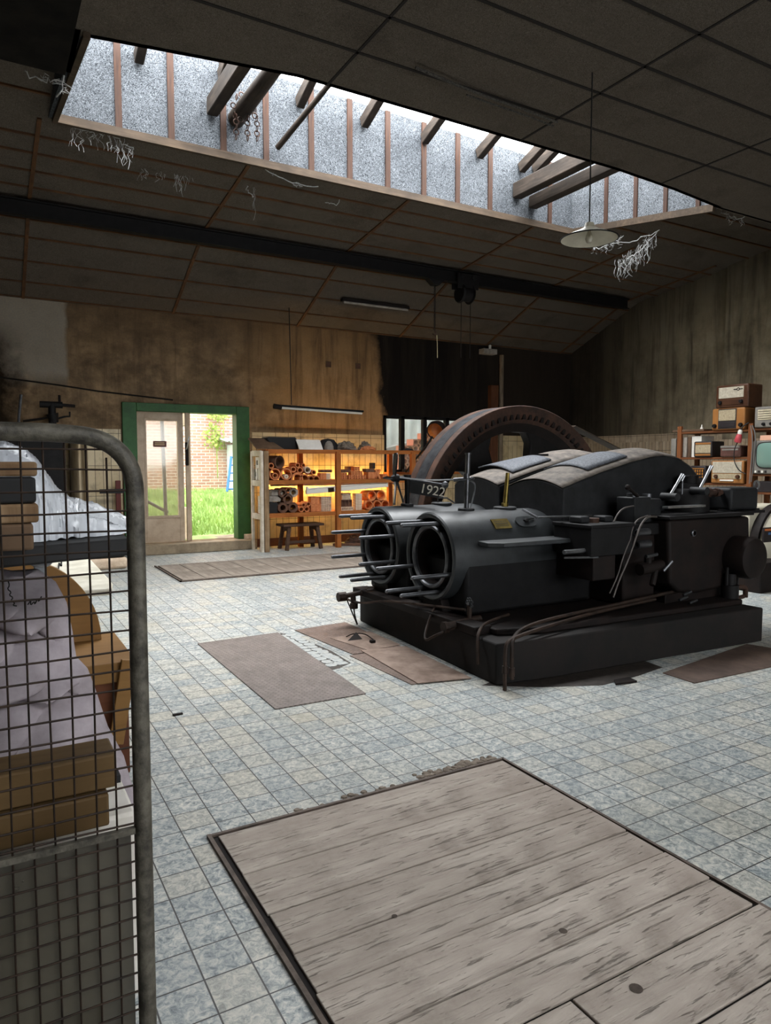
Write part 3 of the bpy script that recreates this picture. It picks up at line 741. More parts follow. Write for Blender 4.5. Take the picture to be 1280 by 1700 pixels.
# bed and frame
bd = M().prism([(3.3, .297), (6.0, .297), (6.0, 1.02), (4.3, 1.02), (4.1, .8), (3.3, .5)], 'y', 4.47, 5.95)
obj('engine_bed', bd, m_rustdark, E_, .015)
obj('bed_flange', M().prism([(3.2, 3.98), (3.55, 3.86), (5.8, 3.78), (5.8, 6.02), (3.24, 6.02)], 'z', .297, .345), m_rustdark, E_, .01)
for ci, yc in enumerate(YC):
    cy = obj('cylinder', M().lathe([(RC - .045, XF + .12), (RC - .045, XF), (RC - .03, XF - .012), (RC - .012, XF - .012), (RC, XF), (RC, 4.18), (RC - .012, 4.24), (RC - .05, 4.33), (RC - .1, 4.42), (RC - .13, 4.5), (RC - .13, 4.62), (.05, 4.62), (.05, XF + .5)], (0, yc, ZC), 'x', 48), m_cylpaint, E_, ang=30,
             label=('grey front cylinder, with a brass plate' if ci == 0 else 'grey rear cylinder, carrying the wind vane'))
    obj('cylinder_skirt', M().box(XF + .1, 4.6, yc - RC + .004, yc + RC - .004, .35, ZC - .0), m_casing, E_, .03)
    obj('end_face', M().lathe([(RC - .04, XF + .1), (.275, XF + .1), (.275, XF + .14), (RC - .04, XF + .14)], (0, yc, ZC), 'x', 40, close=True), m_rustdark, cy)
    obj('liner', M().lathe([(.262, XF + .12), (.262, XF - .004), (.252, XF - .014), (.236, XF - .014), (.226, XF - .002), (.226, XF + .9), (.0, XF + .9)], (0, yc, ZC), 'x', 40), m_steeldull, cy, label='bare steel liner ring')
    obj('bore', M().lathe([(.224, XF + .02), (.224, XF + .75), (0, XF + .75)], (0, yc, ZC), 'x', 32), m_rustdark, cy)
    for k, a in enumerate((67.5, 112.5, 157.5, 202.5, 247.5, 292.5, 337.5, 22.5)):
        if ci == 0 and a in (157.5, 22.5): continue
        # y axis points away from the camera side, so mirror the angle
        sy, sz = -math.cos(R(a)) * .298, math.sin(R(a)) * .298
        p = Vector((XF + .11, yc + sy, ZC + sz)); ln = .45
        obj('stud', M().cyl(p, p - Vector((ln, 0, 0)), .0175, seg=12).cyl(p - Vector((ln, 0, 0)), p - Vector((ln + .012, 0, 0)), .0175, .011, 12), m_steeldull, cy)
    obj('foot_bracket', M().prism([(yc - .16, .35), (yc + .16, .35), (yc + .11, .47), (yc - .11, .47)], 'x', XF + .02, XF + .24), m_rustdark, E_, .008)

# crank covers
side_px = [(935, 812), (965, 799), (1000, 785), (1050, 768), (1080, 760), (1103, 757), (1128, 762), (1148, 776), (1162, 795), (1170, 815), (1174, 838)]
side = [PY(px, py, 4.42) for px, py in side_px]
def arch(t): return .075 * (1 - (2 * t - 1) ** 2)
def hood_z(x):
    for a, b in zip(side, side[1:]):
        if a.x <= x <= b.x: return a.z + (b.z - a.z) * (x - a.x) / max(1e-6, b.x - a.x)
    return side[0].z if x < side[0].x else side[-1].z
HW = .72
for hi_, y0 in enumerate((4.42, 5.28)):
    nt = 10; vs = []; fs = []; zb = 1.0
    for p in side:
        fade = 1.0 if p.x < side[7].x else max(.35, 1 - (p.x - side[7].x) * 2.5)
        vs.append((p.x, y0, zb)); vs += [(p.x, y0 + HW * k / nt, p.z + arch(k / nt) * fade) for k in range(nt + 1)]; vs.append((p.x, y0 + HW, zb))
    m_ = nt + 3
    for i in range(len(side) - 1):
        for k in range(m_ - 1): fs.append((i * m_ + k, (i + 1) * m_ + k, (i + 1) * m_ + k + 1, i * m_ + k + 1))
    fs += [tuple(range(m_)), tuple(range(len(side) * m_ - 1, (len(side) - 1) * m_ - 1, -1))]
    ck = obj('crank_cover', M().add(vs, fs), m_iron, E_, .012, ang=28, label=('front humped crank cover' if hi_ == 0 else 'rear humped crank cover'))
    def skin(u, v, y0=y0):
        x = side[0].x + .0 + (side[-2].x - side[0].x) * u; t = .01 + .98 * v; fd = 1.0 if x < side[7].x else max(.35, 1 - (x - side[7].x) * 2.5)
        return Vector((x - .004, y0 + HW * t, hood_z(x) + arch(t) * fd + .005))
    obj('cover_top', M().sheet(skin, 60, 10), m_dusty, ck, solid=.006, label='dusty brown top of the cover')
    xa, xb = (4.62, 5.12) if hi_ == 0 else (4.5, 5.0)
    def lid(u, v, xa=xa, xb=xb, y0=y0, hi_=hi_):
        x = xa + (xb - xa) * u; t = .12 + .76 * v
        return Vector((x, y0 + HW * t, hood_z(x) + arch(t) + .02 + (.0 if hi_ == 0 else .045 * (1 - u) * v)))
    obj('lid_plate', M().sheet(lid, 8, 8), m_lid, ck, solid=.012, label='loose grey lid plate')
    if hi_: obj('lid_catch', M().beam((5.0, 5.7, hood_z(5) + .1), (5.08, 5.5, hood_z(5.05) + .09), .02, .02), m_black, ck)

# fittings on the cylinders
def top_flange(px, py, yc, r, name='flange_cover', mt=None, h=.02):
    p = PY(px, py, yc); o = obj(name, M().lathe([(0, ZC + RC - .02), (r, ZC + RC - .02), (r, ZC + RC + h - .006), (r * .9, ZC + RC + h), (0, ZC + RC + h)], (p.x, yc, 0), 'z', 24), mt or m_iron, E_); return p, o
p, o = top_flange(676, 836, 5.60, .06)
p, o = top_flange(733, 830, 5.62, .1)
obj('cover_clip', M().tube([(p.x - .04, 5.62, ZC + RC + .02), (p.x - .04, 5.62, ZC + RC + .06), (p.x + .06, 5.62, ZC + RC + .06), (p.x + .14, 5.6, ZC + RC + .01)], .008, 6), m_steeldull, o)
p, o = top_flange(774, 847, 4.80, .07)
top = PY(777, 753, 4.80)
r1 = obj('lubricator_rod', M().cyl((p.x, 4.80, ZC + RC), (top.x, 4.80, top.z), .02, seg=12).cyl((top.x, 4.80, top.z - .008), (top.x, 4.80, top.z + .006), .026, seg=12).cyl((p.x, 4.80, 1.42), (p.x, 4.80, 1.46), .026, seg=12), m_steeldull, E_, label='tall upright steel rod')
obj('rod_clamp', M().cyl((p.x - .09, 4.86, 1.405), (p.x + .03, 4.78, 1.415), .016, seg=8).lathe([(0, -.02), (.02, 0), (0, .02)], (p.x + .05, 4.78, 1.415), 'x', 8), m_steeldull, r1)
obj('oil_pipe', M().tube([(p.x - .35, 5.3, 1.42), (p.x - .18, 5.1, 1.395), (p.x - .05, 4.86, 1.41), (p.x + .05, 4.8, 1.4), (p.x + .14, 4.85, 1.36), (p.x + .17, 4.95, 1.2), (p.x + .17, 5.0, 1.08)], .007, 6, 2), m_steel, E_)
p, o = top_flange(838, 845, 4.80, .1)
top = PY(843, 785, 4.80)
obj('brass_pipe', M().cyl((p.x, 4.8, ZC + RC), (top.x, 4.8, top.z), .021, .018, 12).cyl((p.x, 4.8, ZC + RC + .01), (p.x, 4.8, ZC + RC + .05), .03, seg=6), m_brass, E_, label='upright brass pipe')
# name plate and oval cover on the front cylinder
def on_cyl(px, py):
    d = ray(px, py); best = None
    o_ = Vector((0, 0, CAM_H)); a = d.y ** 2 + d.z ** 2; b = 2 * (d.y * (o_.y - YC[0]) + d.z * (o_.z - ZC)); c = (o_.y - YC[0]) ** 2 + (o_.z - ZC) ** 2 - RC ** 2
    t = (-b - math.sqrt(max(0, b * b - 4 * a * c))) / (2 * a); return o_ + d * t
def curved_patch(name, px, py, w_, h_, mt, lift, oval=False, th=.008):
    c = on_cyl(px, py); a0 = math.atan2(c.z - ZC, c.y - YC[0]); m_ = M(); n = 20
    if oval:
        loop = []
        for k in range(28):
            t = 2 * math.pi * k / 28; loop.append((c.x + w_ / 2 * math.copysign(abs(math.cos(t)) ** .6, math.cos(t)), a0 + h_ / 2 / RC * math.copysign(abs(math.sin(t)) ** .8, math.sin(t))))
    else: loop = [(c.x + w_ / 2 * i, a0 + h_ / 2 / RC * j) for i, j in ((-1, -1), (0, -1), (1, -1), (1, 0), (1, 1), (0, 1), (-1, 1), (-1, 0))]
    k = len(loop); vs = []
    for r_ in (RC + lift, RC + lift + th): vs += [(x, YC[0] + r_ * math.cos(a), ZC + r_ * math.sin(a)) for x, a in loop]
    m_.add(vs, [tuple(range(k)), tuple(range(k, 2 * k))] + [(i, (i + 1) % k, (i + 1) % k + k, i + k) for i in range(k)])
    return obj(name, m_, mt, E_), c, a0
plt, pc, pa0 = curved_patch('name_plate', 832, 870, .17, .10, m_brass, .002)
lt = M()
for r_, n_ in ((.024, 8), (.002, 10), (-.022, 7)):
    for k in range(n_):
        x = pc.x - .065 + k * .13 / n_; a = pa0 + r_ / RC; rr = RC + .0105
        y, z = YC[0] + rr * math.cos(a), ZC + rr * math.sin(a); tz = Vector((0, -math.sin(a), math.cos(a))) * .005
        lt.add([Vector((x, y, z)) - tz, Vector((x + .009, y, z)) - tz, Vector((x + .009, y, z)) + tz, Vector((x, y, z)) + tz], [(0, 1, 2, 3)])
obj('plate_lettering', lt, flat('plate_dark_lettering', '241f16', .6), plt)
ov, oc, oa = curved_patch('oval_cover', 872, 867, .21, .11, m_cylpaint, .002, True, .014)
obj('cover_knob', M().lathe([(0, -.012), (.018, -.012), (.024, .004), (.012, .02), (0, .022)], (oc.x, oc.y - .012, oc.z + .012), 'z', 10).cyl((oc.x - .035, oc.y - .02, oc.z + .02), (oc.x + .09, oc.y + .0, oc.z + .03), .006, seg=6), m_black, ov)
# long flat ledge and rods on the front side
l0, l1 = PY(820, 903, 4.22), PY(958, 898, 4.22)
obj('side_ledge', M().prism([(l0.x, 4.3), (l0.x + .1, 4.22), (l1.x + .05, 4.2), (l1.x + .05, 4.5), (l0.x + .02, 4.45)], 'z', l0.z - .035, l0.z), m_cylpaint, E_, .006)
a, b = PY(893, 859, 4.32), PY(1000, 859, 4.2)
obj('control_rod', M().cyl(a, (b.x, 4.32, a.z - .01), .009, seg=8), m_steel, E_)
a = PY(868, 846, 4.6)
obj('control_rod', M().tube([a, PY(890, 858, 4.4), PY(893, 860, 4.32)], .01, 6, 1), m_steeldull, E_)
# lubricator box
b0 = PY(982, 872, 3.98); b1 = PY(1034, 868, 3.98); bz = PY(982, 925, 3.98).z
lx = obj('lubricator_box', M().box(b0.x, b1.x + .12, 3.98, 4.4, bz, b0.z - .012).box(b0.x - .012, b1.x + .13, 3.968, 4.41, b0.z - .03, b0.z), m_casing, E_, .006)
obj('box_knob', M().box(b0.x + .03, b0.x + .13, 4.12, 4.26, b0.z, b0.z + .055), m_iron, lx, .012)
obj('box_knob', M().box(b0.x + .3, b0.x + .4, 4.12, 4.26, b0.z, b0.z + .05), m_iron, lx, .012)
obj('filler_cap', M().cyl((b0.x + .21, 4.18, b0.z), (b0.x + .21, 4.18, b0.z + .035), .06, seg=20), m_rust, lx)
obj('drip_rod', M().cyl((b0.x - .22, 4.05, bz + .045), (b0.x, 4.05, bz + .045), .018, seg=8).cyl((b0.x - .26, 4.0, bz + .01), (b0.x + .1, 4.0, bz - .01), .008, seg=6), m_steel, lx)
obj('box_bracket', M().box(b0.x + .05, b0.x + .3, 4.0, 4.5, bz - .2, bz), m_rustdark, E_, .01)
# big rounded vessel with the drum end
vo = [PY(px, py, 3.95) for px, py in ((1110, 863), (1245, 857), (1246, 945), (1228, 962), (1196, 977), (1160, 985), (1126, 984), (1112, 970))]
obj('main_casing', M().prism([(p.x, p.z) for p in vo], 'y', 3.95, 4.6), m_rustdark, E_, .03, 3)
obj('casing_lid', M().box(vo[0].x - .02, vo[1].x + .02, 3.92, 4.62, vo[0].z, vo[0].z + .03), m_black, E_, .006)
dc = PY(1250, 927, 3.78)
dr = .19
obj('drum_end', M().lathe([(0, 3.74), (dr * .75, 3.745), (dr * .93, 3.76), (dr, 3.79), (dr, 3.96), (0, 3.96)], (dc.x, 0, dc.z), 'y', 36), m_rustdark, E_)
obj('drain_boss', M().lathe([(.02, 3.93), (.03, 3.935), (.03, 3.96)], (PY(1150, 885, 3.95).x, 0, PY(1150, 885, 3.95).z), 'y', 12), m_steeldull, E_)
obj('casing_pedestal', M().box(vo[0].x + .05, vo[2].x - .3, 4.0, 4.5, .3, vo[5].z + .02), m_rustdark, E_, .01)
# pump block and levers on the top
q0, q1 = PY(1054, 826, 4.1), PY(1094, 863, 4.1)
pb_ = obj('pump_block', M().box(q0.x, q0.x + .2, 4.1, 4.3, q1.z - .02, q0.z).box(q0.x + .2, q0.x + .36, 4.12, 4.3, q1.z - .02, q0.z - .02), m_iron, E_, .01)
obj('pump_cap', M().cyl((q0.x + .08, 4.2, q0.z), (q0.x + .08, 4.2, q0.z + .03), .045, seg=12).cyl((q0.x + .27, 4.2, q0.z - .02), (q0.x + .27, 4.2, q0.z + .02), .04, seg=12), m_steeldull, pb_)
k0 = PY(1042, 809, 4.15)
obj('pump_handle', M().cyl(k0, PY(1059, 824, 4.15), .014, seg=10).lathe([(0, -.025), (.018, -.018), (.025, 0), (.018, .018), (0, .025)], k0, 'z', 12), m_rustdark, pb_)
obj('top_deck', M().box(q0.x - .1, vo[1].x, 4.05, 4.7, q1.z - .12, q1.z - .02), m_black, E_, .01)
fl_ = PY(1106, 843, 4.05)
obj('slide_bar', M().box(fl_.x, fl_.x + .5, 4.03, 4.09, fl_.z - .006, fl_.z + .012), m_steel, E_)
g0 = PY(1141, 842, 4.3); gt = PY(1141, 812, 4.3).z
gv = obj('governor', M().lathe([(0, g0.z - .05), (.19, g0.z - .05), (.19, gt - .03), (.17, gt), (.11, gt + .01), (.1, gt + .05), (.085, gt + .055), (.085, gt + .11), (.09, gt + .11), (.09, gt + .125), (0, gt + .13)], (g0.x, 4.3, 0), 'z', 28), m_black, E_)
obj('guard_wire', M().tube([(g0.x - .21, 4.2, gt - .04), (g0.x - .21, 4.2, gt + .12), (g0.x - .05, 4.22, gt + .13), (g0.x + .08, 4.22, gt + .12)], .006, 6, 1), m_steeldull, gv)
for (ax, ay), (bx, by) in (((1112, 823), (1133, 788)), ((1161, 813), (1181, 774))):
    a = PY(ax, ay, 4.08); b = PY(bx, by, 4.08)
    lv = obj('lever', M().tube([a, a.lerp(b, .6), a.lerp(b, .72), b.lerp(a, .03), b], lambda t: .013 + .011 * max(0, t - .3), 12), m_steel, E_, label='bright steel hand lever')
    obj('lever_pivot', M().cyl((a.x, 4.0, a.z - .01), (a.x, 4.16, a.z - .01), .035, seg=14), m_iron, lv)
s0_ = PY(1165, 819, 4.1); s1_ = PY(1215, 822, 4.1)
obj('cross_shaft', M().cyl((s0_.x, 4.15, s0_.z), (s1_.x + .1, 4.15, s0_.z), .025, seg=12).cyl((s0_.x + .12, 4.15, s0_.z), (s0_.x + .18, 4.15, s0_.z), .045, seg=14).cyl((s0_.x + .26, 4.15, s0_.z), (s0_.x + .3, 4.15, s0_.z), .04, seg=8), m_rust, E_)
e0, e1 = PY(1214, 810, 4.05), PY(1259, 846, 4.05)
mg = obj('magneto_box', M().box(e0.x, e1.x, 4.05, 4.35, e1.z, e0.z), m_iron, E_, .03, 3)
rg = PY(1257, 806, 4.1)
obj('lifting_eye', M().lathe([(.04 + .009 * math.cos(t), .009 * math.sin(t)) for t in [k * math.pi / 3 for k in range(6)]], (rg.x - .01, 4.1, rg.z + .005), 'y', 20, close=True), m_steel, mg, label='bright steel lifting eye')
f0 = PY(1190, 850, 4.0)
obj('shelf_bar', M().box(f0.x, f0.x + .72, 4.0, 4.4, f0.z - .03, f0.z - .005), m_black, E_)
for dx in (.1, .3, .55): obj('magneto_foot', M().box(e0.x + dx - .14, e0.x + dx - .06, 4.08, 4.16, f0.z - .01, e1.z + .01), m_black, mg)
# valve gear on the side
for px, py, r_ in ((1061, 904, .034), (1060, 884, .03)):
    c = PY(px, py, 4.0); obj('port_ring', M().lathe([(r_ * .6, -.03), (r_, -.03), (r_, .12), (r_ * .6, .12)], c, 'x', 18, close=True), m_steeldull, E_)
c = PY(1078, 944, 3.95)
vv = obj('side_valve', M().cyl(c + Vector((-.12, 0, 0)), c + Vector((.14, 0, .02)), .05, seg=14).cyl(c + Vector((-.02, 0, 0)), c + Vector((-.02, 0, .1)), .03, seg=10).cyl(c + Vector((.05, -.02, -.02)), c + Vector((-.02, -.05, -.13)), .025, seg=10), m_rustdark, E_)
obj('valve_hand_grip', M().cyl(c + Vector((.1, -.06, -.02)), c + Vector((.18, -.08, .06)), .013, seg=8).cyl(c + Vector((-.08, -.03, .11)), c + Vector((.05, -.03, .12)), .016, seg=8), m_steeldull, vv)
obj('valve_chest', M().box(PY(1035, 930, 4.1).x, vo[0].x + .03, 4.1, 4.5, .35, q1.z - .1), m_rustdark, E_, .015)
for pts, r_ in ((((1076, 856), (1058, 862), (1050, 876), (1046, 896)), .008), (((1090, 858), (1076, 857), (1064, 870), (1056, 892), (1042, 932), (1028, 962), (1018, 992)), .011), (((1046, 896), (1034, 925), (1026, 955), (1012, 985)), .008), (((1052, 840), (1036, 843), (1026, 852), (1019, 866)), .008)):
    obj('copper_pipe', M().tube([PY(px, py, 3.98) for px, py in pts], r_ * .8, 6, 2), m_pipe, E_)
# right-hand lower pump
w0 = PY(1228, 1005, 3.8)
pm = obj('drain_pump', M().cyl((w0.x, 3.9, .297), (w0.x, 3.9, .46), .075, seg=18).cyl((w0.x, 3.9, .46), (w0.x, 3.9, .56), .05, seg=14).cyl((w0.x - .05, 3.9, .43), (w0.x - .05, 3.9, .62), .016, seg=8).cyl((w0.x + .1, 3.9, .4), (w0.x + .1, 3.9, .62), .014, seg=8), m_black, E_)
obj('pump_elbow', M().tube([(w0.x, 3.88, .43), (w0.x + .16, 3.88, .43), (w0.x + .2, 3.88, .41), (w0.x + .2, 3.88, .33)], .022, 10, 1).tube([(w0.x, 3.88, .33), (w0.x + .17, 3.88, .34)], .02, 8), m_rust, pm)
for dx, z_ in ((-.75, .4), (-.62, .36), (-.7, .44)):
    obj('drain_cock', M().cyl((w0.x + dx, 3.85, z_), (w0.x + dx + .1, 3.85, z_ + .02), .012, seg=8), m_steeldull, E_)
# pipes along the foot of the engine
def ep(px, py, Y=3.68): return PY(px, py, Y)
obj('floor_pipe', M().tube([(4.9, 3.98, .40), (4.2, 3.95, .375), (3.55, 3.82, .36), (3.17, 3.72, .35), (3.07, 3.7, .33), (3.05, 3.69, .26), (3.05, 3.69, .0)], .014, 8, 2), m_rustpipe, E_)
obj('floor_pipe', M().tube([(5.2, 4.0, .44), (4.3, 3.97, .40), (3.6, 3.9, .385), (3.3, 3.82, .37), (3.12, 3.70, .345), (3.085, 3.66, .28), (3.085, 3.66, .1), (3.09, 3.66, .08)], .014, 8, 2), m_rustpipe, E_)
obj('floor_pipe', M().tube([(3.5, 4.2, .38), (3.2, 4.1, .37), (3.06, 4.0, .345), (3.02, 3.96, .28), (3.02, 3.95, .12)], .012, 8, 2), m_rustpipe, E_)
obj('pipe_union', M().cyl((3.085, 3.66, .1), (3.085, 3.66, .16), .02, seg=8).cyl((3.05, 3.69, .12), (3.05, 3.69, .17), .02, seg=8), m_rustpipe, E_)
# valve with a wheel at the near corner
v0 = Vector((3.02, 4.28, .33))
vb = obj('corner_valve', M().cyl(v0 + Vector((-.06, .02, -.01)), v0 + Vector((.28, .02, .02)), .032, seg=12).cyl(v0 + Vector((.18, .02, .02)), v0 + Vector((.18, .02, .13)), .02, seg=10).lathe([(.02, -.02), (.045, -.02), (.045, .02), (.02, .02)], v0 + Vector((-.04, .02, -.01)), 'x', 6, close=True), m_rustpipe, E_)
wc = v0 + Vector((.18, .02, .15)); mw = M()
for k in range(7):
    t = 2 * math.pi * k / 7; mw.lathe([(.012 + .005 * math.cos(q * math.pi / 2), .005 * math.sin(q * math.pi / 2)) for q in range(4)], wc + Vector((0, .032 * math.cos(t), .032 * math.sin(t))), 'x', 10, close=True)
mw.cyl(wc - Vector((.015, 0, 0)), wc + Vector((.01, 0, 0)), .014, seg=8)
obj('valve_wheel', mw, m_steeldull, vb)
obj('small_pipe', M().tube([v0 + Vector((.02, .0, -.02)), v0 + Vector((-.12, .03, -.06)), v0 + Vector((-.17, .12, -.13)), v0 + Vector((-.05, .25, -.02)), v0 + Vector((.2, .5, .06))], .01, 6, 2), m_rustpipe, E_)
obj('small_pipe', M().tube([v0 + Vector((.15, .03, .1)), (3.02, 4.95, .39), (2.99, 5.3, .35), (2.98, 5.6, .27), (3.0, 5.95, .24), (3.05, 6.12, .25)], .011, 6, 2), m_rustpipe, E_)
# tee valve sticking out at the far left
t0, t1 = PY(566, 991, 5.9), PY(645, 974, 5.7)
tv_ = obj('tee_valve', M().tube([t0, t0.lerp(t1, .5), t1, t1 + Vector((.2, -.1, 0))], .024, 10).cyl(t0 - Vector((.03, 0, 0)), t0 + Vector((.05, 0, 0)), .045, seg=8).cyl(t0.lerp(t1, .42), t0.lerp(t1, .55), .038, seg=8).cyl(t0.lerp(t1, .7), t0.lerp(t1, .8), .036, seg=8).cyl(t0.lerp(t1, .25), t0.lerp(t1, .25) - Vector((0, .02, .1)), .026, seg=10).cyl(t0.lerp(t1, .25) - Vector((0, .02, .08)), t0.lerp(t1, .25) - Vector((0, .02, .13)), .04, seg=8), m_rustpipe, E_)
q_ = t0.lerp(t1, .25) - Vector((0, .02, .13))
obj('drip_wire', M().tube([q_, q_ + Vector((.01, .0, -.08)), q_ + Vector((.06, .02, -.2)), (3.0, 5.98, .24)], .007, 6, 2), m_rustdark, tv_)

# flywheel
WX, WZ, WR, WY0, WY1 = 5.50, .78, 1.43, 6.36, 6.78
fw = obj('flywheel', M().lathe([(WR - .2, WY0 + .05), (WR - .1, WY0), (WR - .006, WY0), (WR, WY0 + .006), (WR, WY0 + .1), (WR - .012, WY0 + .11), (WR - .012, WY1 - .11), (WR, WY1 - .1), (WR, WY1), (WR - .1, WY1), (WR - .2, WY1 - .1)], (WX, 0, WZ), 'y', 96, close=True), m_rust, E_, ang=30, label='rusty flywheel rim')
obj('rim_band', M().lathe([(WR - .01, WY0 + .115), (WR - .004, WY0 + .115), (WR - .004, WY1 - .115), (WR - .01, WY1 - .115)], (WX, 0, WZ), 'y', 96, close=True), m_steeldull, fw, label='polished steel running band')
tm = M().lathe([(WR - .30, WY0 + .1), (WR - .15, WY0 + .03), (WR - .15, WY0 + .26), (WR - .30, WY0 + .24)], (WX, 0, WZ), 'y', 88, close=True)
for k in range(88):
    t = 2 * math.pi * k / 88; c, s_ = math.cos(t), math.sin(t); u = Vector((c, 0, s_)); v = Vector((-s_, 0, c)); o_ = Vector((WX, WY0 - .005, WZ))
    tm.add([o_ + u * (WR - .16) - v * .022, o_ + u * (WR - .16) + v * .022, o_ + u * (WR - .10) + v * .016, o_ + u * (WR - .10) - v * .016, o_ + u * (WR - .16) - v * .022 + Vector((0, .09, 0)), o_ + u * (WR - .16) + v * .022 + Vector((0, .09, 0)), o_ + u * (WR - .1) + v * .016 + Vector((0, .09, 0)), o_ + u * (WR - .1) - v * .016 + Vector((0, .09, 0))],
           [(0, 1, 2, 3), (0, 4, 5, 1), (1, 5, 6, 2), (2, 6, 7, 3), (3, 7, 4, 0)])
obj('gear_ring', tm, m_rustdark, fw)
obj('hub', M().lathe([(.08, WY0 + .02), (.26, WY0 + .02), (.26, WY1 - .02), (.08, WY1 - .02)], (WX, 0, WZ), 'y', 32, close=True), m_black, fw)
for k in range(6):
    t = R(67 + 60 * k); u = Vector((math.cos(t), 0, math.sin(t))); v = Vector((-math.sin(t), 0, math.cos(t))); o_ = Vector((WX, WY0 + .1, WZ)); e_ = Vector((0, .14, 0)); vs = []
    st = ((.2, .17), (.5, .15), (.85, .17), (1.0, .22), (1.08, .32), (1.16, .5))
    for r_, h_ in st: vs += [o_ + u * r_ - v * h_, o_ + u * r_ + v * h_, o_ + u * r_ + v * h_ + e_, o_ + u * r_ - v * h_ + e_]
    fs = [(0, 1, 2, 3), tuple(range(len(vs) - 1, len(vs) - 5, -1))]
    for i in range(len(st) - 1): fs += [(i*4 + a, i*4 + b, i*4 + 4 + b, i*4 + 4 + a) for a, b in ((0, 1), (1, 2), (2, 3), (3, 0))]
    obj('spoke', M().add(vs, fs), m_black, fw, .02)
obj('crankshaft', M().cyl((WX, 4.6, WZ), (WX, 6.95, WZ), .09, seg=20), m_steeldull, E_)

# driving belt to the dynamo
ta, tb = PY(985, 724, 6.5), PY(1050, 757, 6.5)
dv = (tb - ta).normalized()
bp = [ta - dv * .35, ta, tb, tb + dv * .9]
nrm = Vector((-dv.z, 0, dv.x))
bl = M()
vs = []
for p in bp: vs += [(p.x, 6.48, p.z), (p.x, 6.64, p.z), (p.x + nrm.x * .012, 6.64, p.z + nrm.z * .012), (p.x + nrm.x * .012, 6.48, p.z + nrm.z * .012)]
fs = [(0, 1, 2, 3), (12, 13, 14, 15)] + [(i*4 + a, i*4 + b, i*4 + 4 + b, i*4 + 4 + a) for i in range(3) for a, b in ((0, 1), (1, 2), (2, 3), (3, 0))]
tag(obj('drive_belt', bl.add(vs, fs), simple('belt_leather', '2b211a', '45382c', 8, .7)), 'dark flat drive belt running off the top of the flywheel', 'belt')

# wind vane standing on the rear cylinder
vb0 = PY(676, 834, 5.60); vt = PY(676, 790, 5.60)
wv = thing('wind_vane', 'black metal wind vane with a propeller and the year 1922, on the rear cylinder', 'wind vane', (vb0.x, 5.60, ZC + RC + .02))
obj('post', M().cyl((vb0.x, 5.6, ZC + RC + .02), (vb0.x, 5.6, vt.z), .021, .026, 12).cyl((vb0.x, 5.6, vt.z - .02), (vb0.x, 5.6, vt.z + .01), .036, seg=12), m_black, wv)
c0, c1, c2, c3 = PY(680, 797, 5.60), PY(732, 807, 5.5), PY(728, 827, 5.5), PY(680, 818, 5.60)
pp = M().add([c0, c1, c2, c3, c0 + Vector((0, .012, 0)), c1 + Vector((0, .012, 0)), c2 + Vector((0, .012, 0)), c3 + Vector((0, .012, 0))], [(0, 1, 2, 3), (7, 6, 5, 4), (0, 4, 5, 1), (1, 5, 6, 2), (2, 6, 7, 3), (3, 7, 4, 0)])
vp_ = obj('year_plate', pp, m_black, wv)
obj('tail_rod', M().cyl(c0 + Vector((0, 0, .005)), c1 + Vector((.06, 0, .01)), .01, seg=8).lathe([(0, -.036), (.025, -.025), (.036, 0), (.025, .025), (0, .036)], PY(739, 805, 5.5), 'z', 14), m_steeldull, wv)
tc = bpy.data.curves.new('year', 'FONT'); tc.body = '1922'; tc.size = .125; tc.extrude = .003
to = bpy.data.objects.new('year', tc); C.objects.link(to)
dg = bpy.context.evaluated_depsgraph_get(); tme = bpy.data.meshes.new_from_object(to.evaluated_get(dg)); bpy.data.objects.remove(to)
ex = (c1 - c0).normalized(); ez = Vector((0, 0, 1)); ey = Vector((-ex.z, 0, ex.x)); ey = ez - ex * ez.dot(ex); ey.normalize(); en = ex.cross(ey)
org = c3 + ex * .085 + ey * .02 - Vector((0, .006, 0))
tv2 = [org + ex * v.co.x + ey * v.co.y + en * v.co.z for v in tme.vertices]
tm2 = M(); tm2.add(tv2, [tuple(p.vertices) for p in tme.polygons])
obj('year_lettering', tm2, flat('pale_stencil_paint', 'c9c2b2', .6), vp_, label='pale stencilled figures 1922')
hb = PY(656, 794, 5.62)
pr = obj('propeller_hub', M().cyl(hb - Vector((.02, 0, 0)), (vb0.x, 5.6, hb.z - .0), .022, seg=12).lathe([(0, -.06), (.03, -.03), (.04, 0), (.04, .03)], hb, 'x', 12), m_black, wv)
def blade(tip, wd):
    t = PY(*tip, 5.62); d = (t - hb); u = d.normalized(); s_ = Vector((.35, .75, 0)); s_ = (s_ - u * s_.dot(u)).normalized(); vs = []
    sg_ = ((.05, .25), (.25, .6), (.55, .95), (.8, 1.0), (.94, .75), (1, .3))
    for f, w_ in sg_:
        p = hb + d * f; n_ = u.cross(s_) * .006
        vs += [p - s_ * wd * w_ - n_, p + s_ * wd * w_ + n_ * 2, p + s_ * wd * w_ + n_ * 4, p - s_ * wd * w_ + n_]
    fs = [(0, 1, 2, 3), (20, 21, 22, 23)] + [(i*4 + a, i*4 + b, i*4 + 4 + b, i*4 + 4 + a) for i in range(5) for a, b in ((0, 1), (1, 2), (2, 3), (3, 0))]
    return M().add(vs, fs)
for tip, wd, mt in (((659, 752), .07, m_black), ((640, 791), .075, m_black), ((653, 838), .05, m_steel), ((668, 834), .07, m_iron)):
    obj('blade', blade(tip, wd), mt, pr)

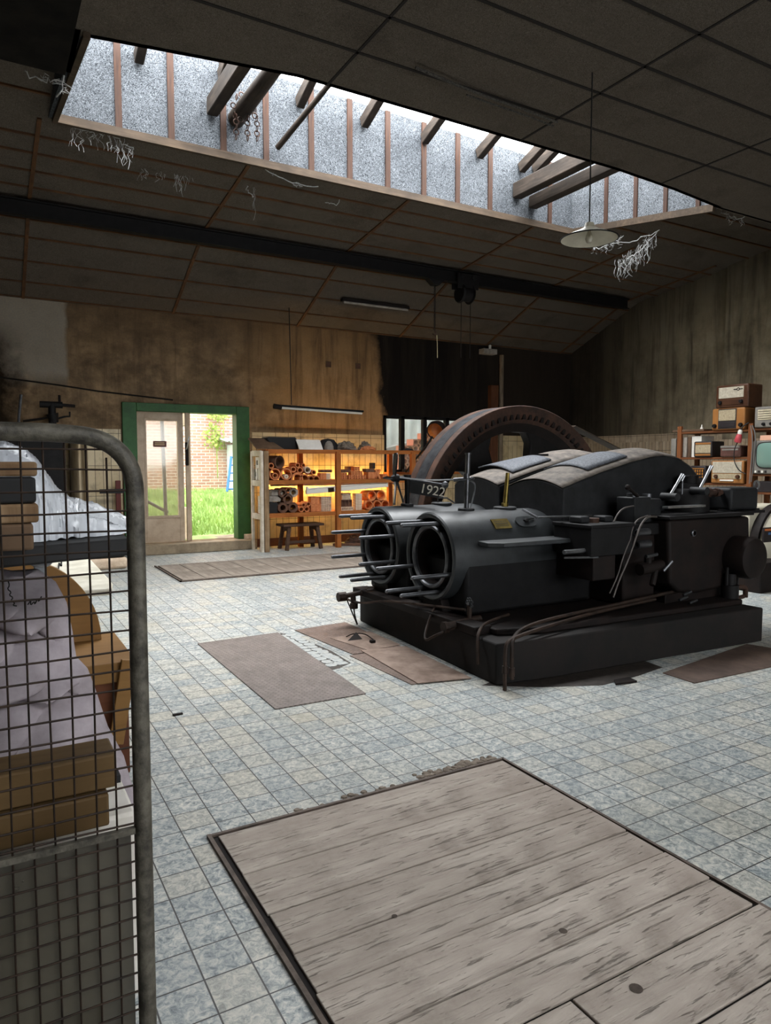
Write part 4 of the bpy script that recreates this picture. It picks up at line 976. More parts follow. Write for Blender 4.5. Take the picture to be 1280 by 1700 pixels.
# ================================================================== SHELF OF BRICKS AND PIPES BY THE FAR WALL
SY0, SY1 = 11.6, 12.1
sf = thing('brick_shelf', 'orange wooden shelf unit of clay bricks and pipes right of the door', 'shelf', (5.7, 11.95, 0))
ZT, ZM, ZL = 1.78, 1.24, .66          # shelf board tops
SX0, SX1 = 4.2, 7.28
for z, nm in ((ZT, 'top_board'), (ZM, 'shelf_board'), (ZL, 'shelf_board')):
    x1 = SX1 + .45 if z == ZT else SX1
    obj(nm, M().box(SX0 + .08, x1, SY0 + .03, SY1, z - .035, z), m_pine, sf, .004)
    obj('front_rail', M().box(SX0 + .1, x1, SY0 + .0, SY0 + .03, z - .07, z + .002), m_pine, sf, .004)
for x, mt, y in ((4.22, m_pineold, SY0), (5.60, m_pinez, SY0), (7.2, m_pinez, SY0), (5.05, m_pinez, SY1 - .05), (6.95, m_pinez, SY1 - .05)):
    obj('post', M().box(x, x + .085, y - .05, y + .04, 0, ZT - .03 if y < 12 else ZT - .03), mt, sf, .004, label='peeling whitewashed corner post' if mt == m_pineold else None)
obj('post', M().box(4.165, 4.215, SY0 - .03, SY0 + .05, 0, ZT - .03), m_whitewood, sf, .004, label='white painted corner post')
obj('post', M().box(4.165, 4.21, SY1 - .06, SY1, 0, ZT - .03), m_whitewood, sf, .004, label='white painted post against the wall')
for z in (ZT - .02, ZM, ZL):
    obj('side_rail', M().box(4.17, 4.215, SY0 + .05, SY1 - .06, z - .1, z), m_whitewood, sf, .004, label='white painted side rail')

def sx_at(px, Y=SY0 + .12): return PY(px, 800, Y).x
# crop pixel -> photo pixel used when measuring (crop origin 400,660, scale 1/4)
def cpx(x, y): return 400 + x / 4, 660 + y / 4
def at_shelf(cx_, Y): return PY(400 + cx_ / 4, 800, Y).x
def clay_pipe(cx_, r_, z, label, group=None, wall=.78, y0=SY0 + .1, L=.3, mt=None, ang=0):
    x = at_shelf(cx_, y0); d = Vector((math.sin(ang), math.cos(ang), 0)) * L
    o = obj('clay_pipe', M().pipe((x, y0, z + r_), Vector((x, y0, z + r_)) + d, r_, r_ * wall), mt or m_terracotta)
    return tag(o, label, 'pipe', group)
def perf(cx_, z, w_, h_, nx, nz, label, mt=None, d_=.14, fr=.5, round_=False, y0=SY0 + .1, rot=0, cat='brick', name='perforated_brick', group=None):
    x = at_shelf(cx_, y0)
    o = obj(name, M(Matrix.Translation((x, y0, z)) @ Matrix.Rotation(rot, 4, 'Z')).holed(w_, d_, h_, nx, nz, fr, .03, round_), mt or m_terracotta)
    return tag(o, label, cat, group)
def block(cx_, z, w_, h_, label, mt=None, d_=.14, y0=SY0 + .1, rot=0, name='brick', group=None):
    x = at_shelf(cx_, y0)
    o = obj(name, M(Matrix.Translation((x, y0 + d_ / 2, z)) @ Matrix.Rotation(rot, 4, 'Z')).box(-w_/2, w_/2, -d_/2, d_/2, 0, h_), mt or m_terracotta, bev=.004)
    return tag(o, label, 'brick', group)
# --- upper shelf, left bay
zz = ZM + .002
clay_pipe(228, .105, zz, 'large clay pipe at the left end of the upper shelf', 'clay pipes on the upper shelf', .8)
clay_pipe(228, .05, zz + .03, 'small clay pipe lying inside the leftmost large pipe', 'clay pipes on the upper shelf', .72, L=.3)
clay_pipe(302, .105, zz, 'second large clay pipe on the upper shelf', 'clay pipes on the upper shelf', .8)
clay_pipe(302, .04, zz + .022, 'pale little pipe lying inside the second large pipe', 'clay pipes on the upper shelf', .3, L=.3, mt=m_palebrick)
clay_pipe(258, .115, zz + .20, 'widest clay pipe lying on top of the two large ones', 'clay pipes on the upper shelf', .8, ang=-.35, mt=m_terradark)
clay_pipe(203, .052, zz + .20, 'narrow clay pipe on top by the corner post', 'clay pipes on the upper shelf', .7)
def half_tile(cx_, r_, label, z=zz):
    x = at_shelf(cx_, SY0 + .1); m_ = M(); n = 12; o_ = [(x + r_ * math.cos(math.pi * k / n), z + r_ * 1.15 * math.sin(math.pi * k / n)) for k in range(n + 1)]
    i_ = [(x + r_ * .74 * math.cos(math.pi * k / n), z + r_ * .86 * math.sin(math.pi * k / n)) for k in range(n, -1, -1)]
    tag(obj('half_round_tile', m_.prism(o_ + i_, 'y', SY0 + .1, SY0 + .38), m_terracotta), label, 'tile', 'half-round tiles on the upper shelf')
half_tile(375, .115, 'half-round clay tile right of the large pipes')
half_tile(423, .095, 'half-round clay tile in the middle of the upper shelf')
half_tile(466, .065, 'left smaller half-round clay tile')
half_tile(502, .07, 'right smaller half-round clay tile')
clay_pipe(350, .052, zz + .135, 'narrow clay pipe perched on the first half-round tile', 'clay pipes on the upper shelf', .72)
clay_pipe(394, .056, zz + .115, 'narrow clay pipe in the hollow between the half-round tiles', 'clay pipes on the upper shelf', .72)
clay_pipe(378, .046, zz + .215, 'topmost narrow clay pipe of the upper shelf', 'clay pipes on the upper shelf', .7)
clay_pipe(445, .062, zz + .115, 'thick pale rimmed clay pipe on the second half-round tile', 'clay pipes on the upper shelf', .75, mt=m_palebrick)
clay_pipe(416, .04, zz + .215, 'tiny clay pipe behind the thick rimmed one', 'clay pipes on the upper shelf', .7, y0=SY0 + .2)
clay_pipe(485, .046, zz + .085, 'narrow clay pipe on the two smaller half-round tiles', 'clay pipes on the upper shelf', .7)
block(548, zz, .12, .12, 'left one of two dark red cubes beside the middle post', m_terracotta, group='cubes beside the middle post')
block(582, zz, .085, .12, 'pale right one of two cubes beside the middle post', m_palebrick, group='cubes beside the middle post')
block(570, zz + .13, .22, .05, 'flat dark brick lying on the two cubes', m_terradark, y0=SY0 + .12)
# --- upper shelf, right bay
perf(680, zz, .16, .12, 3, 3, 'nine-hole brick at the left of the right bay')
block(695, zz + .125, .2, .06, 'dark flat brick on the nine-hole brick', m_terradark)
for i, (cx_, k) in enumerate(((735, 0), (775, 0), (812, 0), (752, 1), (792, 1), (772, 2))):
    perf(cx_, zz + k * .078, .115, .075, 2, 2, ['bottom left four-hole brick of the little pyramid', 'bottom middle four-hole brick of the little pyramid', 'bottom right four-hole brick of the little pyramid', 'second-row left four-hole brick of the pyramid', 'second-row right four-hole brick of the pyramid', 'top four-hole brick of the little pyramid'][i], fr=.45, group='pyramid of four-hole bricks')
block(728, zz + .16, .12, .08, 'dark brick standing behind the pyramid', m_terradark, y0=SY0 + .28)
block(872, zz, .17, .13, 'plain clay block right of the pyramid', m_terracotta, d_=.2)
block(858, zz + .132, .19, .06, 'dark slab resting on the plain clay block', m_terradark)
block(884, zz + .194, .06, .11, 'small dark upright brick on the dark slab', m_blacksheet)
xb = at_shelf(910, SY0 + .1); m_ = M()
for s_ in (1, -1):
    m_.prism([(xb - .07, zz + (.0 if s_ > 0 else .18)), (xb - .045, zz + (.0 if s_ > 0 else .18)), (xb + .012, zz + .09), (xb + .0, zz + .105), (xb - .012, zz + .1)] if False else
             [(xb - .07, zz + .09 - .09 * s_), (xb - .03, zz + .09 - .09 * s_), (xb + .0, zz + .09 - .03 * s_), (xb + .03, zz + .09 - .09 * s_), (xb + .07, zz + .09 - .09 * s_), (xb + .03, zz + .09), (xb - .03, zz + .09)], 'y', SY0 + .1, SY0 + .3)
tag(obj('hourglass_brick', m_, m_terracotta), 'hourglass-shaped clay brick on the upper shelf', 'brick')
block(957, zz, .1, .09, 'small clay block at the right end of the upper shelf', m_terracotta)
# --- lower shelf, left bay
zz = ZL + .002
def octo(cx_, z, r_, label, mt=None, hole=.55):
    x = at_shelf(cx_, SY0 + .1); m_ = M(); n = 8; vs = []
    for y in (SY0 + .1, SY0 + .4):
        for k in range(n):
            t = math.pi / 8 + k * math.pi / 4; vs.append((x + r_ * math.cos(t), y, z + r_ * .93 + r_ * math.sin(t)))
        for k in range(n):
            t = math.pi / 8 + k * math.pi / 4; vs.append((x + r_ * hole * math.cos(t), y, z + r_ * .93 + r_ * hole * math.sin(t)))
    fs = []
    for k in range(n):
        j = (k + 1) % n
        fs += [(k, j, j + 8, k + 8), (16 + k, 16 + j, 24 + j, 24 + k), (k, j, 16 + j, 16 + k), (8 + k, 8 + j, 24 + j, 24 + k)]
    tag(obj('octagonal_tile', m_.add(vs, fs), mt or m_terradark), label, 'tile', 'octagonal hollow tiles on the lower shelf')
octo(278, zz, .098, 'bottom left octagonal hollow tile')
octo(345, zz, .098, 'bottom right octagonal hollow tile')
octo(312, zz + .155, .098, 'middle octagonal hollow tile resting on two others')
octo(278, zz + .275, .085, 'upper left octagonal hollow tile, next to the grey profile')
octo(350, zz + .275, .09, 'upper right octagonal hollow tile', m_greyclay)
clay_pipe(315, .05, zz + .35, 'small pipe lying on top of the octagonal tiles', 'clay pipes on the lower shelf', .7)
for k, (cx_, z_, lb) in enumerate(((222, 0, 'dark bent tile at the left end of the lower shelf'), (226, .2, 'grey bent tile stacked on the dark one'), (240, .31, 'pale grey bent tile on top of the grey stack'))):
    x = at_shelf(cx_, SY0 + .12); m_ = M().prism([(x - .1, zz + z_), (x + .1, zz + z_), (x + .12, zz + z_ + .1), (x + .04, zz + z_ + .19), (x - .07, zz + z_ + .19), (x - .12, zz + z_ + .1)] if k == 0 else [(x - .1, zz + z_), (x + .1, zz + z_), (x + .12, zz + z_ + .05), (x + .05, zz + z_ + .1), (x - .09, zz + z_ + .1)], 'y', SY0 + .14, SY0 + .5)
    tag(obj('bent_tile', m_, [m_blacksheet, m_greyclay, m_greyclay][k]), lb, 'tile', 'bent tiles on the lower shelf')
for i, (cx_, z_, r_) in enumerate(((400, 0, .052), (437, 0, .052), (416, .088, .04), (448, .1, .042))):
    clay_pipe(cx_, r_, zz + z_, ['bottom left of four small pipes on the lower shelf', 'bottom right of four small pipes on the lower shelf', 'upper left of four small pipes on the lower shelf', 'upper right of four small pipes on the lower shelf'][i], 'clay pipes on the lower shelf', .7)
for i, (cx_, k) in enumerate(((478, 0), (505, 0), (478, 1), (505, 1))):
    block(cx_, zz + k * .137, .082, .135, ['lower left of four stacked clay cubes', 'lower right of four stacked clay cubes', 'upper left of four stacked clay cubes', 'upper right of four stacked clay cubes'][i], group='stacked clay cubes on the lower shelf')
for k in range(2): perf(567, zz + k * .135, .2, .13, 6, 4, ['lower grey fine-holed brick beside the middle post', 'upper grey fine-holed brick beside the middle post'][k], m_palebrick, fr=.6)
# --- lower shelf, right bay
perf(702, zz, .28, .07, 8, 1, 'ridged flat brick at the bottom of the three-brick pile', m_palebrick, fr=.6)
perf(702, zz + .072, .22, .13, 3, 1, 'three-chamber brick in the middle of the pile', m_terradark, fr=.75)
perf(700, zz + .204, .18, .12, 6, 4, 'fine-holed brick on top of the three-brick pile', m_palebrick, fr=.6)
for k in range(6): block(783, zz + k * .052, .13, .05, ['lowest', 'second', 'third', 'fourth', 'fifth', 'topmost'][k] + ' thin pale brick of the stack beside the round pipes', m_palebrick, group='stack of thin pale bricks')
for i, (cx_, z_, r_) in enumerate(((850, 0, .088), (905, 0, .088), (960, 0, .088), (868, .165, .098), (930, .165, .098))):
    clay_pipe(cx_, r_, zz + z_, ['bottom left big pipe of the lit pile', 'bottom middle big pipe of the lit pile', 'bottom right big pipe of the lit pile', 'top left big pipe of the lit pile', 'top right big pipe of the lit pile'][i], 'big pipes on the lower shelf', .8)
# --- blocks in the open left end
for cx_, z_, lb, n_ in ((96, ZM, 'left one of two white blocks with a square hole, in the shelf end', 1), (125, ZM, 'right one of two white blocks with a square hole, in the shelf end', 1), (108, ZM + .205, 'white block with a square hole standing on two others', 1), (122, ZL, 'white many-holed block in the lower shelf end', 5)):
    y_ = SY0 + .42 - (cx_ - 96) * .0086; zt = .2 if n_ == 1 else .3
    m_ = M(Matrix.Translation((4.225, y_, z_ + .004)) @ Matrix.Rotation(R(-90), 4, 'Z')).holed(.2, .12, zt, n_, n_ + (2 if n_ > 1 else 0), .4 if n_ == 1 else .6, .05)
    tag(obj('white_block', m_, m_white), lb, 'block', 'white blocks in the shelf end')
# --- things lying on the top board
zz = ZT + .003
p0, p1 = PY(415, 743, 11.75), PY(462, 745, 11.75)
tag(obj('brown_roof_tile', M().add([(4.12, 11.62, zz), (4.62, 11.62, zz), (4.45, 12.0, zz + .2), (4.1, 12.0, zz + .2), (4.12, 11.65, zz - .0), (4.62, 11.66, zz), (4.45, 12.03, zz + .18), (4.1, 12.03, zz + .18)], [(0, 1, 2, 3), (7, 6, 5, 4), (0, 4, 5, 1), (1, 5, 6, 2), (2, 6, 7, 3), (3, 7, 4, 0)]), m_browncard), 'brown slanted roof tile at the left end of the top board', 'tile')
a_ = PY(447, 745, 11.9).x; b_ = PY(494, 745, 11.9).x
tag(obj('black_case', M().prism([(a_ + .1, zz), (b_, zz), (b_, zz + .17), (b_ - .06, zz + .22), (a_ - .02, zz + .22), (a_ - .06, zz + .19)], 'y', 11.86, 12.2), m_blacksheet, bev=.01), 'black sloping case on the top board', 'case')
a_ = PY(496, 745, 11.72).x; b_ = PY(535, 745, 11.72).x
tag(obj('white_card', M().add([(a_, 11.68, zz), (b_, 11.68, zz), (b_ - .01, 11.8, zz + .18), (a_ - .02, 11.8, zz + .18), (a_, 11.7, zz), (b_, 11.7, zz), (b_ - .01, 11.82, zz + .18), (a_ - .02, 11.82, zz + .18)], [(0, 1, 2, 3), (7, 6, 5, 4), (0, 4, 5, 1), (1, 5, 6, 2), (2, 6, 7, 3), (3, 7, 4, 0)]), m_white), 'white card leaning on the top board', 'card')
a_ = PY(540, 745, 12.0).x
tag(obj('dark_tarpaulin', M().lathe([(0, 0), (.2, .0), (.19, .1), (.12, .19), (0, .22)], (0, 0, 0), 'z', 14), m_blacksheet), 'dark bundled sheet behind the grey cone', 'sheet').location = (a_ + .06, 12.02, zz)
xx = PY(546, 745, 11.8).x
tag(obj('grey_cone', M().lathe([(0, 0), (.085, 0), (.085, .06), (.06, .13), (.03, .16), (0, .165)], (xx, 11.8, zz), 'z', 18), m_greyclay), 'rounded grey cone on the top board', 'cone')
def lump(name, cx_, w_, h_, d_, y_, mt, label, cat, seed, zz=zz):
    random.seed(seed); ph = [random.uniform(0, 6) for _ in range(6)]; m_ = M()
    def f(u, v):
        a = u * 2 * math.pi; b = v * math.pi / 2; k = 1 + .13 * math.sin(3 * a + ph[0]) + .1 * math.sin(5 * a + ph[1] + 4 * b) + .08 * math.sin(7 * b * 2 + ph[2] + 2 * a)
        return Vector((w_ / 2 * k * math.cos(a) * math.cos(b), d_ / 2 * k * math.sin(a) * math.cos(b), h_ * k * math.sin(b)))
    m_.sheet(f, 28, 10)
    o = obj(name, m_, mt); x = PY(cx_, 745, y_).x; o.location = Vector((x, y_, zz)); return tag(o, label, cat)
lump('cloth_roll', 576, .42, .14, .3, 11.9, m_cloth_grey, 'crumpled grey cloth on the top board', 'cloth', 3)
lump('cloth_bundle', 604, .26, .15, .25, 12.0, m_cloth_grey, 'grey cloth bundle right of the crumpled grey cloth', 'cloth', 5)
lump('clay_shards', 612, .3, .07, .16, 11.72, m_terracotta, 'small reddish heap of shards on the top board', 'shards', 8)
lump('black_tool', 677, .22, .04, .1, 11.75, m_blacksheet, 'flat black thing at the right end of the top board', 'tool', 9)

# lit tube lamp under the upper shelf board, and the white batten leaning in front
tl = thing('shelf_lamp', 'glowing yellow tube lamp under the upper shelf board', 'lamp', (5.9, 12.16, ZM - .1))
obj('lamp_tube', M().cyl((4.6, 12.2, ZM - .09), (7.1, 12.2, ZM - .09), .016, seg=10), emit('warm_tube', 'ffcf78', 58), tl)
obj('lamp_holder', M().box(4.55, 7.15, 12.12, 12.16, ZM - .12, ZM - .05), m_tubewhite, tl)
fa, fb = PY(508, 817, 11.66), PY(643, 805, 11.66)
lb_ = thing('tube_batten', 'unlit white tube lamp batten lying across the lower shelf', 'lamp', ((fa.x + fb.x) / 2, 11.66, fa.z))
obj('batten_body', M().beam(fa, fb, .07, .075), m_tubewhite, lb_, .006)
dd = (fb - fa).normalized()
obj('tube', M().cyl(fa + Vector((.03, -.02, .055)), fb + Vector((-.03, -.02, .055)), .016, seg=10), m_white, lb_)
for p in (fa + dd * .02, fb - dd * .02): obj('tube_socket', M().beam(p + Vector((-.015, -.01, .06)), p + Vector((.015, -.01, .06)), .05, .07), m_tubewhite, lb_)
obj('dark_tape', M().beam(fa + dd * .42, fa + dd * .54, .074, .079), m_wire, lb_, label='dark mark on the batten')

# bench under the shelf and bits on the floor
b0 = PZ(487, 915, 0); bx = PY(504, 880, 11.75)
bn = thing('wooden_bench', 'small dark wooden bench under the left shelf bay', 'bench', (5.05, 11.78, 0))
bx0, bx1 = PY(470, 880, 11.6).x, PY(537, 880, 11.6).x
m_bench = wood('bench_wood', '3c2a1e', '63493a', 'x')
obj('seat', M().box(bx0, bx1, 11.56, 11.95, .42, .46), m_bench, bn, .006)
for x, s_ in ((bx0 + .12, -1), (bx1 - .12, 1)):
    for y, t_ in ((11.62, -1), (11.9, 1)):
        obj('leg', M().beam((x, y, .42), (x + .06 * s_, y + .04 * t_, 0), .06, .06), m_bench, bn, .004)
    obj('apron', M().prism([(11.58, .42), (11.94, .42), (11.9, .3), (11.8, .34), (11.7, .34), (11.62, .3)], 'x', x - .015, x + .015), m_bench, bn)
obj('stretcher', M().box(bx0 + .1, bx1 - .1, 11.74, 11.78, .1, .15), m_bench, bn, .004)
p = PZ(583, 907, 0); tag(obj('dark_plank', M().beam((p.x - .25, p.y + .25, .025), (p.x + .3, p.y - .1, .025), .1, .04), m_terradark, bev=.004), 'short dark plank on the floor behind the cylinder studs', 'plank')
p = PZ(586, 897, 0); lump('scrap_heap', 0, .35, .14, .25, 12.0, m_rust, 'small rusty scrap heap on the floor under the right shelf bay', 'scrap', 12, .0).location = Vector((p.x * 12.05 / p.y, 12.05, 0))

# hanging tube lamp in front of the far wall, wall sockets and cables
ha, hb2 = PY(458, 673, 11.9), PY(603, 683, 11.9)
hl = thing('hanging_tube_lamp', 'long unlit tube lamp hanging before the far wall above the shelf', 'lamp', ((ha.x + hb2.x) / 2, 11.9, ha.z))
obj('lamp_body', M().beam(ha, hb2, .05, .035), m_black, hl, .005)
obj('tube', M().cyl(ha + Vector((.1, 0, -.04)), hb2 + Vector((-.03, 0, -.04)), .022, seg=10), m_tubewhite, hl)
obj('end_cap', M().cyl(ha + Vector((-.04, 0, -.015)), ha + Vector((.1, 0, -.03)), .045, seg=12), m_rustdark, hl)
cq = PY(484, 672, 11.9)
obj('hanging_cable', M().cyl((cq.x, 11.9, cq.z), (cq.x - .03, 11.9, cz(11.9)), .008, seg=6), m_rubber, hl)
for px, lb in ((545, 'left one of two small square holes high on the far wall'), (594, 'right one of two small square holes high on the far wall')):
    c = PY(px, 605 + (px - 545) * .06, YB)
    o = thing('wall_socket', lb.replace('square holes', 'square sockets'), 'socket', (c.x, YB, c.z))
    m_ = M(); s_ = .055
    m_.box(c.x - s_, c.x + s_, YB - .012, YB, c.z + .04, c.z + s_).box(c.x - s_, c.x + s_, YB - .012, YB, c.z - s_, c.z - .04).box(c.x - s_, c.x - .04, YB - .012, YB, c.z - .04, c.z + .04).box(c.x + .04, c.x + s_, YB - .012, YB, c.z - .04, c.z + .04)
    obj('rim', m_, m_browncard, o); obj('socket_insert', M().box(c.x - .04, c.x + .04, YB - .004, YB, c.z - .04, c.z + .04), m_terradark, o)
ca, cb = PY(567, 493, 11.45), PY(678, 510, 11.45)
ca.z = cz(11.45) - .05; cb.z = ca.z
cl = thing('ceiling_tube_lamp', 'white tube lamp fixed to the far ceiling slope', 'lamp', ((ca.x + cb.x) / 2, 11.45, ca.z))
obj('lamp_body', M().beam(ca, cb, .1, .05), m_rustdark, cl, .005); obj('tube', M().cyl(ca + Vector((.03, -.03, -.04)), cb + Vector((-.03, -.03, -.04)), .022, seg=10), m_greyclay, cl)

# timber post, bracket and small box on the far wall behind the flywheel
pz0 = PY(818, 640, 12.36); 
tag(obj('wall_post', M().box(PY(811, 740, 12.36).x, PY(823, 740, 12.36).x, 12.28, 12.4, .15, pz0.z), wood('brown_wall_post', '4a2c1c', '6e4429', 'z'), bev=.006), 'brown timber post on the far wall behind the flywheel', 'post')
tag(obj('pale_pipe', M().cyl((PY(833, 740, 12.3).x, 12.34, .15), (PY(833, 740, 12.3).x, 12.34, 3.9), .05, seg=14), simple('stained_pipe', '5a4c3c', '857460', 5, .8, 0, .2, (3, 3, .5))), 'stained upright pipe beside the brown wall post', 'pipe')
c = PY(812, 583, 12.3)
bk = thing('wall_box', 'small wooden box fixed high on the far wall near the ceiling', 'box', (c.x, 12.3, c.z))
obj('box_body', M().box(c.x - .2, c.x + .16, 12.22, 12.4, c.z - .07, c.z + .04), m_greyclay, bk, .006)
obj('white_insulator', M().lathe([(0, 0), (.035, 0), (.03, .06), (.04, .08), (0, .1)], (c.x + .02, 12.3, c.z + .04), 'z', 10), m_white, bk)
# dark round work lamp in front of the window
q = PY(724, 714, 11.2)
wl = thing('work_lamp', 'dark round lamp head with an orange inside in front of the window', 'lamp', (q.x, 11.2, q.z))
dv2 = Vector((-.75, -.5, -.35)).normalized()
mx_ = Matrix.Translation(q) @ dv2.to_track_quat('Z', 'Y').to_matrix().to_4x4()
obj('lamp_head', M(mx_).lathe([(0, -.2), (.08, -.19), (.15, -.12), (.18, -.02), (.17, .06), (.155, .06), (.16, -.02), (.13, -.1), (0, -.16)], (0, 0, 0), 'z', 24), m_rustdark, wl)
obj('reflector', M(mx_).lathe([(.15, .05), (.12, -.04), (.05, -.09), (0, -.1)], (0, 0, 0), 'z', 20), simple('orange_reflector', '8a4a1c', 'b5692c', 5, .5), wl)
obj('arm', M().tube([q + Vector((-.05, .05, -.12)), q + Vector((-.15, .1, -.3)), q + Vector((-.1, .5, -.5)), (q.x - .05, 12.25, WZ0 - .02)], .02, 8, 2), m_black, wl)
obj('clamp', M().box(q.x - .1, q.x + .02, 12.2, 12.28, WZ0, WZ0 + .06), m_steeldull, wl)

# ================================================================== SHELF OF RADIOS ON THE RIGHT
GX = 9.3; GD = .42
def gy_(px, py=740): return PX(px, py, GX).y
def gz_(px, py): return PX(px, py, GX).z
rs = thing('radio_shelf', 'slim orange wooden rack of old radios on the right', 'shelf', (GX + .2, 6.4, 0))
ya, yb = gy_(1127), gy_(1246)
zt, zm, zl_ = gz_(1185, 715), gz_(1185, 759), gz_(1210, 803)
for px, z1 in ((1127, gz_(1127, 708)), (1245, gz_(1245, 703))):
    y = gy_(px)
    obj('post', M().box(GX, GX + .045, y - .035, y + .035, 0, z1), m_rackz, rs, .004)
    obj('post', M().box(GX + GD, GX + GD + .045, y - .035, y + .035, 0, z1 - .05), m_rackz, rs, .004)
y_end = gy_(1316)
for z in (zt, zm, zl_, .35):
    obj('shelf_board', M().box(GX + .01, GX + GD + .04, yb - .02, ya + .02, z - .03, z), m_rack, rs, .003)
ztv = gz_(1262, 787)
obj('shelf_board', M().box(GX + .01, GX + GD + .04, y_end, yb - .02, zt - .02, zt + .01), m_rack, rs, .003)
obj('shelf_board', M().box(GX + .01, GX + GD + .04, y_end, yb - .02, ztv - .03, ztv), m_rack, rs, .003)
obj('post', M().box(GX, GX + .045, y_end - .04, y_end, 0, zt + .1), m_rackz, rs, .004)
def box_px(x0, x1, ytop, ybot, d, z0=None, X=GX):
    """front box on the rack plane from photo pixels: y range, z range"""
    y1 = gy_(x0); y0 = gy_(x1); z_b = z0 if z0 is not None else gz_((x0 + x1) / 2, ybot); return y0, y1, z_b, z_b + gz_((x0 + x1) / 2, ytop) - gz_((x0 + x1) / 2, ybot)
def knob(X, y, z, r_, par, mt=None):
    obj('knob', M().lathe([(0, -.035), (r_ * .8, -.035), (r_, -.02), (r_, 0), (0, 0)], (X, y, z), 'x', 14), mt or m_black, par)
def radio(label, x0, x1, ytop, ybot, d, z0, body, parts, X=GX - .02, bev=.02):
    y0, y1, zb, z1 = box_px(x0, x1, ytop, ybot, d, z0); W, H = y1 - y0, z1 - zb
    t = thing('radio', label, 'radio', (X + d / 2, (y0 + y1) / 2, zb), 'old radios on the rack')
    obj('case', M().box(X, X + d, y0, y1, zb, z1), body, t, bev, 3)
    for nm, u0, u1, v0, v1, mt, off in parts:      # u runs left to right as seen from the front, v upwards
        if nm == 'knob': knob(X, y1 - W * u0, zb + H * v0, u1, t, mt); continue
        obj(nm, M().box(X - off, X + .005, y1 - W * u1, y1 - W * u0, zb + H * v0, zb + H * v1), mt, t, .004)
    return t, X, y0, y1, zb, z1
m_dial = simple('cream_dial', 'a89c80', 'c8bca0', 8, .4, 0, 0)
m_speakerpale = simple('pale_speaker_panel', '9d9483', 'b8ae9b', 30, .8, 0, .1)
rB = radio('tan-sided radio at the bottom of the stack on the rack', 1182, 1236, 677, 713, .34, zt + .003, m_radiotan, [('front_panel', .2, .76, .05, .97, m_radiodark, .006), ('speaker_cloth', .22, .74, .42, .92, m_grille, .012), ('dial', .25, .72, .12, .36, m_radiodark, .012), ('knob', .1, .03, .2, 0, m_black, 0), ('knob', .9, .03, .2, 0, m_black, 0)])
rA = radio('tilted walnut radio on top of the stack on the rack', 1187, 1241, 636, 674, .33, rB[5] + .003, m_radio, [('speaker_cloth', .1, .86, .42, .9, m_speakerpale, .006), ('dial', .1, .86, .12, .36, m_radio, .006), ('knob', .16, .028, .24, 0, m_black, 0), ('knob', .8, .028, .24, 0, m_black, 0)])
em = M(); X_ = rA[1] - .008; W_ = rA[3] - rA[2]; yc_, zc_ = rA[3] - W_ * .7, rA[4] + (rA[5] - rA[4]) * .78
em.lathe([(.014, -.003), (.022, -.003), (.022, .003), (.014, .003)], (X_, yc_, zc_), 'x', 14, close=True).box(X_ - .003, X_ + .003, yc_ - .07, yc_ - .02, zc_ - .005, zc_ + .005).box(X_ - .003, X_ + .003, yc_ + .02, yc_ + .07, zc_ - .005, zc_ + .005)
obj('winged_emblem', em, m_black, rA[0])
rC = radio('dark grey radio with a wide dial above the television', 1252, 1312, 676, 711, .36, zt + .013, m_greyplastic, [('dial', .1, .9, .36, .86, m_dial, .006), ('knob', .28, .022, .16, 0, m_black, 0), ('knob', .5, .022, .16, 0, m_black, 0), ('knob', .75, .022, .16, 0, m_black, 0)])
dl = M()
for k in range(4):
    zz_ = rC[4] + (rC[5] - rC[4]) * (.44 + k * .11); dl.box(rC[1] - .009, rC[1] - .006, rC[2] + .08, rC[3] - .06, zz_ - .003, zz_ + .003)
obj('dial_lines', dl, m_radiodark, rC[0])
rD = radio('black-cased radio with a pale speaker panel on the second board', 1153, 1183, 731, 757, .3, zm + .003, m_radiodark, [('speaker_cloth', .1, .95, .25, .78, m_grille, .006), ('dial', .1, .95, .08, .2, m_radiotan, .006), ('trim', .1, .95, .8, .92, m_radiotan, .005)])
rE = radio('small brown radio behind the hanging red plug', 1197, 1231, 738, 757, .26, zm + .003, simple('brown_case', '4a2f28', '62423a', 5, .5), [('dial', .1, .9, .55, .7, m_greyplastic, .005), ('lid', .02, .98, .78, .97, m_greyplastic, .005)])
rF = radio('large tan radio with white keys on the lowest visible board', 1183, 1237, 763, 801, .36, zl_ + .003, m_radiotan, [('speaker_cloth', .05, .95, .45, .95, m_speakerpale, .006), ('dial', .05, .95, .2, .42, m_grille, .006), ('key_row', .3, .72, .1, .17, m_white, .014), ('knob', .18, .03, .3, 0, m_radio, 0), ('knob', .85, .03, .3, 0, m_radio, 0)])
rG = radio('dark radio with an orange grid dial behind the lever', 1148, 1174, 774, 802, .28, zl_ + .003, m_radiodark, [('grid_dial', .15, .9, .3, .85, simple('orange_grid', '8a5418', 'c08030', 40, .5), .006)])
gr_ = M(); W_ = rG[3] - rG[2]
for k in range(6): gr_.box(rG[1] - .012, rG[1] - .006, rG[2] + W_ * (.1 + .75 * k / 5) - .006, rG[2] + W_ * (.1 + .75 * k / 5) + .006, rG[4] + .07, rG[4] + .2)
for k in range(4): gr_.box(rG[1] - .012, rG[1] - .006, rG[2] + W_ * .1, rG[2] + W_ * .85, rG[4] + .07 + k * .043 - .005, rG[4] + .07 + k * .043 + .005)
obj('dial_grid', gr_, m_radiodark, rG[0])
